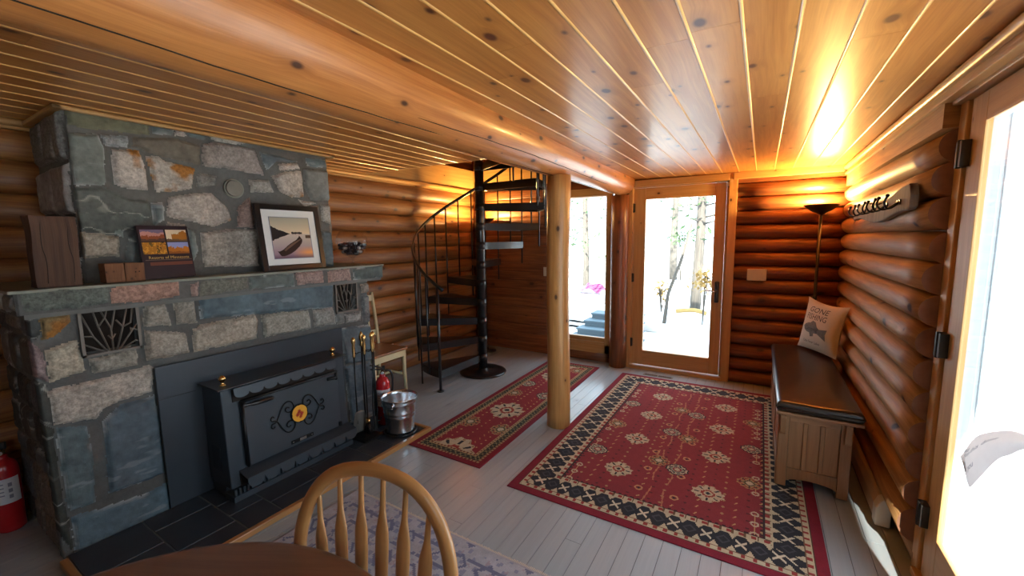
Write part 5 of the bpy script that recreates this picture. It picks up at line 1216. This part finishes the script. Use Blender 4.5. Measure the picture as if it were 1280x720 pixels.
def pm(a, b): v = pil(min(1, max(0, a)), min(1, max(0, b)), 1); return v+pn*.0022
def pt(cx_, cy_, k=1.0): return lambda x, y: pm(cx_+x, cy_+y)
mb = MB(); add_text(mb, 'GONE', .175, pt(.47, .745), sx=1.0, shear=.12); add_text(mb, 'FISHING', .17, pt(.47, .59), sx=.85, shear=.05); obj('lettering', mb, M['ink'], plw, world=True)
def fish_poly():
    top = [(-.30, .0), (-.24, .055), (-.14, .10), (-.02, .115), (.08, .085), (.16, .045), (.22, .03)]; tail = [(.34, .10), (.32, .0), (.35, -.115), (.23, -.05)]; bot = [(.14, -.045), (.0, -.075), (-.14, -.085), (-.24, -.06)]
    return top+tail+bot
def subfan(mb, P, mapf, c=(0, 0)):
    n = len(P); V = [mapf(*c)]+[mapf((c[0]+x)/2, (c[1]+y)/2) for x, y in P]+[mapf(x, y) for x, y in P]
    Fs = [[0, 1+i, 1+(i+1) % n] for i in range(n)]+[[1+i, 1+n+i, 1+n+(i+1) % n, 1+(i+1) % n] for i in range(n)]; mb.add(V, Fs, [[(0, 0)]*len(f) for f in Fs])
fm = lambda x, y: pm(.46+x*.98*cos(-.10)-y*sin(-.10), .40+x*.98*sin(-.10)+y*cos(-.10))
mb = MB(); subfan(mb, fish_poly(), fm); subfan(mb, [(-.10, .105), (-.04, .165), (.04, .155), (.10, .075)], fm, (0, .11)); subfan(mb, [(-.06, -.08), (-.02, -.15), (.06, -.12), (.05, -.06)], fm, (0, -.1)); fo = obj('fish_print', mb, M['fishgrey'], plw, world=True); fo['label'] = 'grey bass printed on the linen'
mb = MB(); add_text(mb, 'Camping', .11, lambda x, y: pm(.42+x, .375+y*1.0)+pn*.002, sx=.9, shear=.2); add_text(mb, 'Cabin Fever Lakes', .075, pt(.44, .13), sx=.8, shear=.2); obj('script_lettering', mb, M['ink'], plw, world=True)

# ================================================================== COAT RACK, HEATER, NOTE
t = thing('mounted_coat_rack', 'grey driftwood board with black iron hooks on the right log wall', 'coat rack', (XR-.045, 3.1, 1.66))
mb = MB(); P = []
ys = np.linspace(0, 1, 25)
topz = [.022+.02*sin(3.0*y*pi+.6)+.03*max(0, 1-y*5) for y in ys]; botz = [-.075+.02*sin(2.4*y*pi+1.2) for y in ys]
Lr = 1.28; y0r = 2.56
outl = [(y0r+.03*(1-sin(pi*k/6))*0+Lr*y, z) for y, z in zip(ys, topz)]+[(y0r+Lr+.04, -.01)]+[(y0r+Lr*y, z) for y, z in list(zip(ys, botz))[::-1]]+[(y0r-.035, -.045), (y0r-.04, .01), (y0r-.02, .05)]
mb.prism([(a, 1.665+b) for a, b in outl], (XR-.066, XR-.034), fn=lambda u, v, w: (w, u, v)); obj('driftwood_board', mb, M['drift'], t, world=True, bevel=.006)
for y in (2.68, 2.92, 3.18, 3.46):
    mb = MB(); x = XR-.066; z = 1.655
    mb.tube([(x-.001, y-.018, z), (x-.006, y-.018, z)], .014, 10); mb.tube([(x-.001, y+.018, z), (x-.006, y+.018, z)], .014, 10)
    for s in (-1, 1): mb.tube(smooth_path([(x-.003, y+s*.012, z), (x-.03, y+s*.03, z-.025), (x-.055, y+s*.055, z-.03), (x-.07, y+s*.075, z-.005), (x-.062, y+s*.085, z+.025)], 5), .0048, 8)
    mb.ball((x-.062, y-.085, z+.027), .0085, 8); mb.ball((x-.062, y+.085, z+.027), .0085, 8); obj('coat_hook', mb, M['black'], t, world=True)

t = thing('baseboard_heater', 'long cream baseboard heater with a white end cap behind the bench', 'heater', (.60, 3.6, 0))
hy0, hy1 = 2.66, 4.5
def hprof(): return [(.575, .018), (.575, .095), (.590, .138), (.605, .146), (.634, .146), (.634, .018)]
mb = MB(); mb.prism(hprof(), (hy0+.07, hy1), fn=lambda u, v, w: (u, w, v)); obj('heater_cover', mb, M['heater'], t, world=True, bevel=.004)
mb = MB(); mb.prism([(.572, .004), (.572, .098), (.588, .141), (.604, .149), (.634, .149), (.634, .004)], (hy0, hy0+.068), fn=lambda u, v, w: (u, w, v)); o = obj('end_cap', mb, M['white'], t, world=True, bevel=.006); o['label'] = 'white end cap'
mb = MB(); mb.box((.580, hy0+.07, .004), (.62, hy1, .016)); obj('air_gap', mb, M['dark'], t, world=True)

t = thing('paper_note', 'curling handwritten paper note taped to the glass of the right door', 'note', (.66, 1.7, .8))
tp = [(1206.7, 566), (1211, 556), (1217, 549), (1224, 543.6), (1241, 539.5), (1265, 538.5), (1285, 545), (1310, 560)]; bt = [(1206.9, 579), (1208.5, 594), (1211.5, 609), (1222, 600), (1245.6, 575.5), (1262, 569), (1283, 562), (1312, 578)]
xs_ = [.628, .632, .638, .644, .650, .655, .660, .664]
TP = [Vector(at(p[0], p[1], X=x)) for p, x in zip(tp, xs_)]; BT = [Vector(at(p[0], p[1], X=x-.006)) for p, x in zip(bt, xs_)]
TPs, BTs = smooth_path(TP, 6), smooth_path(BT, 6); kN = len(TPs)-1
def note(u, v):
    f = u*kN; i = min(int(f), kN-1); r_ = f-i; a = TPs[i].lerp(TPs[i+1], r_); b = BTs[i].lerp(BTs[i+1], r_); p = a.lerp(b, 1-v); return p+Vector((-.012*sin(pi*v), 0, 0))
mb = MB(); mb.grid(30, 8, note); o = obj('note_sheet', mb, M['notepaper'], t, world=True); 
mb = MB()
def nt_(u0, v0, du, dv): return lambda x, y: Vector(note(min(.999, max(.001, u0+x*du)), min(.99, max(.01, v0+y*dv+x*0))))+Vector((-.0016, 0, .0))
add_text(mb, 'Please', .1, nt_(.06, .72, 1.0, 1.6), 'LEFT', shear=.2); add_text(mb, 'open this door', .1, nt_(.20, .62, .75, 1.5), 'LEFT', shear=.2); add_text(mb, 'Thank you', .1, nt_(.16, .30, .62, 1.7), 'LEFT', shear=.2)
obj('handwriting', mb, plain('pen_ink', (.09, .09, .14), .7), t, world=True)
mb = MB(); mb.box((.6565, 1.56, .955), (.661, 1.62, .975)); obj('tape_strip', mb, M['label'], t, world=True)

# ================================================================== TABLE AND WINDSOR CHAIR
tb = thing('dining_table', 'round brown wooden dining table in the near left foreground', 'table', (-.79, .02, 0))
R_ = .556; mb = MB(); mb.lathe([(0, .712), (R_-.02, .712), (R_-.004, .717), (R_, .726), (R_-.001, .734), (R_-.008, .7395), (R_-.02, .741), (0, .741)], n=72)
for i, f in enumerate(mb.f): mb.uv[i] = [(mb.v[k][0]*.9+mb.v[k][1]*.45, mb.v[k][1]*.9-mb.v[k][0]*.45) for k in f]
obj('tabletop', mb, M['table'], tb)
mb = MB(); mb.lathe([(0, .16), (.055, .16), (.07, .20), (.075, .28), (.05, .36), (.045, .48), (.06, .58), (.10, .64), (.16, .66), (.16, .70), (0, .711)], n=28); obj('pedestal', mb, M['table'], tb)
for k in range(4):
    a = pi/4+k*pi/2; mb = MB(); mb.tube(smooth_path([(.04*cos(a), .04*sin(a), .22), (.16*cos(a), .16*sin(a), .19), (.28*cos(a), .28*sin(a), .10), (.37*cos(a), .37*sin(a), .032)], 5), [.034]*8+[.030]*7+[.026], 10); obj('foot', mb, M['table'], tb)

wc = thing('windsor_chair', 'golden oak bow-back Windsor chair tucked under the round table', 'chair', (-.757, .448, 0), radians(15.5))
mb = MB()
def seat(u, v, top):
    a = 2*pi*u; r = v; x = .215*r*cos(a)*(1.0+.06*sin(a)); y = .205*r*sin(a); return (x, y, .438-.012*(1-r**2)*0-(.014*max(0, 1-r*1.15) if top else .030-.006*r)-(.006*(r**8)))
for top in (1, 0):
    mb.grid(40, 8, (lambda u, v: seat(u, max(v, .001), 1)) if top else (lambda u, v: seat(1-u, max(v, .001), 0)))
mb.grid(40, 2, lambda u, v: (lambda p, q: (p[0]*(1-v)+q[0]*v+.006*sin(pi*v)*cos(2*pi*u), p[1]*(1-v)+q[1]*v+.006*sin(pi*v)*sin(2*pi*u), p[2]*(1-v)+q[2]*v))(seat(u, 1, 1), seat(u, 1, 0)))
for i, f in enumerate(mb.f): mb.uv[i] = [(mb.v[k][1], mb.v[k][0]) for k in f]
obj('seat', mb, M['oak'], wc)
def backy(z): return .165+(z-.44)*.10
bowp = [(.172, .432), (.196, .52), (.214, .61), (.220, .68), (.210, .755), (.184, .825), (.142, .879), (.084, .914), (.0, .928)]
bp_ = [(-x, z) for x, z in bowp[:-1]]+[(x, z) for x, z in bowp[::-1]]
pts = smooth_path([(x, backy(z), z) for x, z in bp_], 6)
mb = MB(); mb.tube(pts, .012, 12, ry=.019, up=(0, 1, -.1)); obj('bow', mb, M['oak'], wc)
for k in range(6):
    s = (k-2.5)/2.5; xb, xt = s*.130, s*.160
    zt2 = np.interp(abs(xt), [p[0] for p in bowp[::-1]], [p[1] for p in bowp[::-1]]) if True else 0
    zt2 = float(np.interp(abs(xt), [0, .084, .142, .184, .210], [.928, .914, .879, .825, .755]))-.006
    z0 = .434; L = zt2-z0; prof = [(0, .0075), (.12, .010), (.26, .0165), (.45, .0185), (.60, .0195), (.70, .0185), (.76, .0135), (.82, .0085), (.92, .0072), (1, .007)]
    pp_ = smooth_path([(xb+(xt-xb)*f, backy(z0+L*f), z0+L*f) for f, w in prof], 3); ww = []
    for i in range(len(prof)-1):
        for j in range(3): ww.append(prof[i][1]+(prof[i+1][1]-prof[i][1])*j/3)
    ww.append(prof[-1][1]); mb = MB(); mb.tube(pp_, [min(.0055, w) for w in ww], 10, ry=ww, up=(0, 1, -.1)); obj('spindle', mb, M['oak'], wc)
for x, y in ((.15, .13), (-.15, .13), (.16, -.14), (-.16, -.14)):
    mb = MB(); mb.tube([(x*1.35, y*1.45, .012), (x*1.28, y*1.36, .08), (x*1.2, y*1.25, .17), (x*1.15, y*1.18, .24), (x*1.05, y*1.05, .36), (x, y, .415)], [.012, .016, .019, .017, .018, .013], 12); obj('leg', mb, M['oak'], wc)
for s in (1, -1):
    mb = MB(); mb.tube([(s*.185, .158, .19), (s*.19, 0, .19), (s*.194, -.172, .19)], [.008, .013, .008], 10); obj('stretcher', mb, M['oak'], wc)
mb = MB(); mb.tube([(-.19, 0, .19), (0, 0, .19), (.19, 0, .19)], [.008, .013, .008], 10); obj('stretcher', mb, M['oak'], wc)

# ================================================================== OUTSIDE
mb = MB(); 
def gz(x, y): return -.32+.10*sin(x*.5+1)*sin(y*.37)+(.02*(max(0, y-8)))+(.03*max(0, x-3))
mb.grid(70, 70, lambda u, v: (-30+60*u, -20+65*v, gz(-30+60*u, -20+65*v) if not (-3.9 < -30+60*u < 1.0 and -3 < -20+65*v < 5.2) else -.4)); 
struct('ground', mb, M['ground'], 'pale sunlit open ground outside the cabin', 'ground')
TR = random.Random(12)
def tree(label, x, y, h, r, spread, nl, z0=.3, lean=0.0):
    zb = gz(x, y)-.05; t = thing('tree', label, 'tree', (x, y, zb), 0, None)
    mb = MB(); pts = [(lean*h*f+.03*sin(f*9+x), .03*sin(f*7+y), h*f) for f in np.linspace(0, 1, 9)]; mb.tube(pts, [r*(1-.6*f) for f in np.linspace(0, 1, 9)], 10)
    for k in range(10):
        f = TR.uniform(z0, .95); a = TR.uniform(0, 6.28); l = spread*(1-f*.6)*TR.uniform(.6, 1); b = Vector((lean*h*f, 0, h*f)); mb.tube([b, b+Vector((l*.5*cos(a), l*.5*sin(a), .1*l)), b+Vector((l*cos(a), l*sin(a), -.05*l))], [r*.25, r*.15, r*.05], 5)
    obj('trunk', mb, M['trunk'], t)
    if nl:
        mb = MB()
        for k in range(nl):
            f = TR.uniform(z0, 1.0); a = TR.uniform(0, 6.28); l = spread*(1.15-f*.8)*sqrt(TR.random()); c = Vector((lean*h*f+l*cos(a), l*sin(a), h*f+TR.uniform(-.2, .2))); s = TR.uniform(.05, .12)
            d = Vector((TR.uniform(-1, 1), TR.uniform(-1, 1), TR.uniform(-.6, .6))).normalized()*s; e = d.cross(Vector((TR.uniform(-1, 1), TR.uniform(-1, 1), 1))).normalized()*s*.45; mb.add([c-d, c+e, c+d, c-e], [(0, 1, 2, 3)], [[(0, 0)]*4])
        fo = obj('foliage', mb, M['leaf'], t)
trees = [('tall green conifer seen through the right side of the back door glass', -1.30, 10.9, 7.5, .13, 1.1, 520, .24), ('slim grey tree trunk seen through the tall back window', -5.15, 13.4, 8, .12, 1.0, 460, .12),
         ('thin pale tree seen at the left of the back door glass', -3.7, 13.6, 8, .09, .9, 160, .4), ('second green tree beside the slim trunk in the back window', -7.0, 16.0, 9, .14, 1.2, 420, .15),
         ('far green tree between the two door trees', -2.9, 17.0, 9, .15, 1.6, 300, .35), ('large tree outside the right glass door', 7.5, 9.0, 9, .2, 2.0, 400, .3)]
for lb, x, y, h, r, sp, nl, z0 in trees: tree(lb, x, y, h, r, sp, nl, z0)
t = thing('leaning_pole', 'long grey pole leaning in front of the trees, seen through the door', 'pole', (-2.05, 8.8, gz(-2.05, 8.8)))
A_, B_ = Vector(at(835, 368, Y=9.0)), Vector(at(865, 280, Y=9.3)); mb = MB(); mb.tube([(A_.x-.06, A_.y, gz(A_.x, A_.y)), A_, (A_+B_)/2+Vector((.03, 0, .0)), B_], [.04, .036, .032, .026], 10); obj('weathered_pole', mb, M['trunk'], t, world=True)
def bush(label, px, py, Y, s, mt, n, name='shrub'):
    c = at(px, py, Y=Y); t = thing(name, label, 'shrub', (c[0], c[1], gz(c[0], c[1]))); mb = MB(); r_ = random.Random(int(px))
    hz = c[2]-gz(c[0], c[1])
    for k in range(n):
        p = Vector((r_.gauss(0, s*.5), r_.gauss(0, s*.5), max(.02, hz+r_.gauss(0, s*.6)))); d = Vector((r_.uniform(-1, 1), r_.uniform(-1, 1), r_.uniform(-1, 1))).normalized()*r_.uniform(.03, .08); e = d.cross(Vector((0, .3, 1))).normalized()*d.length*.5; mb.add([p-d, p+e, p+d, p-e], [(0, 1, 2, 3)], [[(0, 0)]*4])
    obj('foliage', mb, mt, t); mb = MB()
    for k in range(5): mb.tube([(0, 0, 0), (r_.uniform(-s, s)*.4, r_.uniform(-s, s)*.4, hz+s*.3)], .012, 5)
    obj('stems', mb, M['trunk'], t)
bush('green bush beside the leaning pole outside the door', 852, 297, 15.0, .30, M['leaf'], 160)
bush('yellow-green bush near the door handle outside', 880, 350, 9.2, .22, M['tan'], 150); bush('small ochre bush below the thin pale tree', 827, 364, 10.2, .20, M['tan'], 120)
for lb, px, py, Y, s in (('long tan log lying on the pale ground outside the door', 862, 391, 7.6, .0),):
    c = at(px, py, z=-.24); t = thing('fallen_log', lb, 'log', (c[0], c[1], gz(c[0], c[1]))); mb = MB(); mb.tube(smooth_path([(-.30, 0, .07), (-.1, .02, .10), (.12, .0, .12), (.35, .03, .06)], 4), .05, 10); obj('bare_log', mb, M['tan'], t)
def rock(label, px, py, s, mt=None, dist=None):
    c = at(px, py, z=-.3) if dist is None else at(px, py, Y=dist); t = thing('rock', label, 'rock', (c[0], c[1], gz(c[0], c[1])-.02)); mb = MB(); mb.ball((0, 0, s*.45), (s, s*.8, s*.6), 14)
    r_ = int(px); mb.v = [tuple(Vector(v)*(1+.16*float(vnoise(np.array([v[0]*3/s+r_]), np.array([v[2]*3/s+v[1]*2/s]), r_)[0]))) for v in mb.v]; obj('boulder', mb, mt or M['rock'], t)
rock('pale boulder beside the plaid blanket outside the window', 712, 376, .28, dist=10.6); rock('smaller pale boulder right of the plaid blanket', 752, 380, .22, dist=10.6); rock('grey rock beside the deck steps', 815, 378, .2, dist=8.2)
c = at(735, 361, Y=11.8); t = thing('plaid_blanket', 'pink plaid blanket heaped on the ground outside the window', 'blanket', (c[0], c[1], gz(c[0], c[1])))
def plaid_col(U, V):
    C = np.zeros(U.shape+(4,)); C[..., :3] = srgb(150, 70, 120); a = np.mod(U*6, 1) < .5; b = np.mod(V*6, 1) < .5; put(C, a ^ b, (98, 34, 74)); put(C, a & b, (44, 18, 42)); return C
hb = c[2]-gz(c[0], c[1])
paint_obj('plaid_cloth', 40, 30, lambda U, V: (-.42+.84*U+.1*V, -.25+.5*V+.05*np.sin(U*9), .05+(hb+.12)*np.sin(pi*np.clip(U*.9+.05, 0, 1))*(.35+.65*V)+.04*np.sin(U*12+V*5)), plaid_col, M['print'], t)
st_ = thing('deck_steps', 'blue-grey wooden deck steps left of the back door outside', 'steps', (-2.33, 7.3, gz(-2.33, 7.3)))
for k in range(4):
    mb = MB(); z = .06+.11*k-.32-gz(-2.33, 7.3); mb.box((-.62+.06*k, -.45+.22*k, z-.03), (.66-.05*k, -.18+.22*k+.1, z+.0)); mb.box((-.60+.06*k, -.43+.22*k, z-.12), (.64-.05*k, -.40+.22*k, z-.03)); obj('step_board', mb, M['bluedeck'], st_)
c = at(717, 407, z=-.28); t = thing('garden_hose', 'dark hose lying in loose loops on the pale ground', 'hose', (c[0], c[1], gz(c[0], c[1])+.02))
mb = MB(); mb.tube(smooth_path([(.45*cos(a)*(1-.04*a)+.1*a*.1, .3*sin(a), .03+.02*sin(3*a)+.05) for a in np.linspace(0, 11, 30)], 3), .022, 8); obj('hose_coil', mb, M['black'], t)

# ================================================================== LIGHT
w = bpy.data.worlds.new('sky'); scn.world = w; w.use_nodes = True; nt = w.node_tree; nt.nodes.clear()
bg = nt.nodes.new('ShaderNodeBackground'); out = nt.nodes.new('ShaderNodeOutputWorld'); bg.inputs[0].default_value = (.68, .84, 1.0, 1); bg.inputs[1].default_value = 5.6; nt.links.new(bg.outputs[0], out.inputs[0])
sun = bpy.data.lights.new('sun', 'SUN'); sun.energy = 30; sun.angle = radians(.6); sun.color = (1, .95, .86); so = bpy.data.objects.new('sun', sun); COL.objects.link(so)
so.rotation_euler = Vector((-.2, 1.0, -.75)).to_track_quat('-Z', 'Y').to_euler()
def portal(loc, rot, sx, sy):
    l = bpy.data.lights.new('window_portal', 'AREA'); l.shape = 'RECTANGLE'; l.size = sx; l.size_y = sy; l.cycles.is_portal = True; o = bpy.data.objects.new('window_portal', l); COL.objects.link(o); o.location = loc; o.rotation_euler = rot
portal((.76, 1.39, 1.0), (0, radians(90), 0), 2.0, 1.9); portal((.76, -1.25, 1.375), (0, radians(90), 0), 1.1, 1.05)
portal((-1.84, YB+.21, 1.13), (radians(-90), 0, 0), .7, 1.8); portal((-.79, YB+.21, 1.06), (radians(-90), 0, 0), .95, 2.05)
scn.view_settings.view_transform = 'Standard'; scn.view_settings.look = 'None'; scn.view_settings.exposure = 0.0; scn.view_settings.gamma = 1.0
scn.view_settings.use_curve_mapping = False
scn.cycles.max_bounces = 10; scn.cycles.diffuse_bounces = 5; scn.cycles.glossy_bounces = 4; scn.cycles.transparent_max_bounces = 12
scn.cycles.use_denoising = True; scn.cycles.sample_clamp_indirect = 8.0; scn.cycles.caustics_reflective = False; scn.cycles.caustics_refractive = False
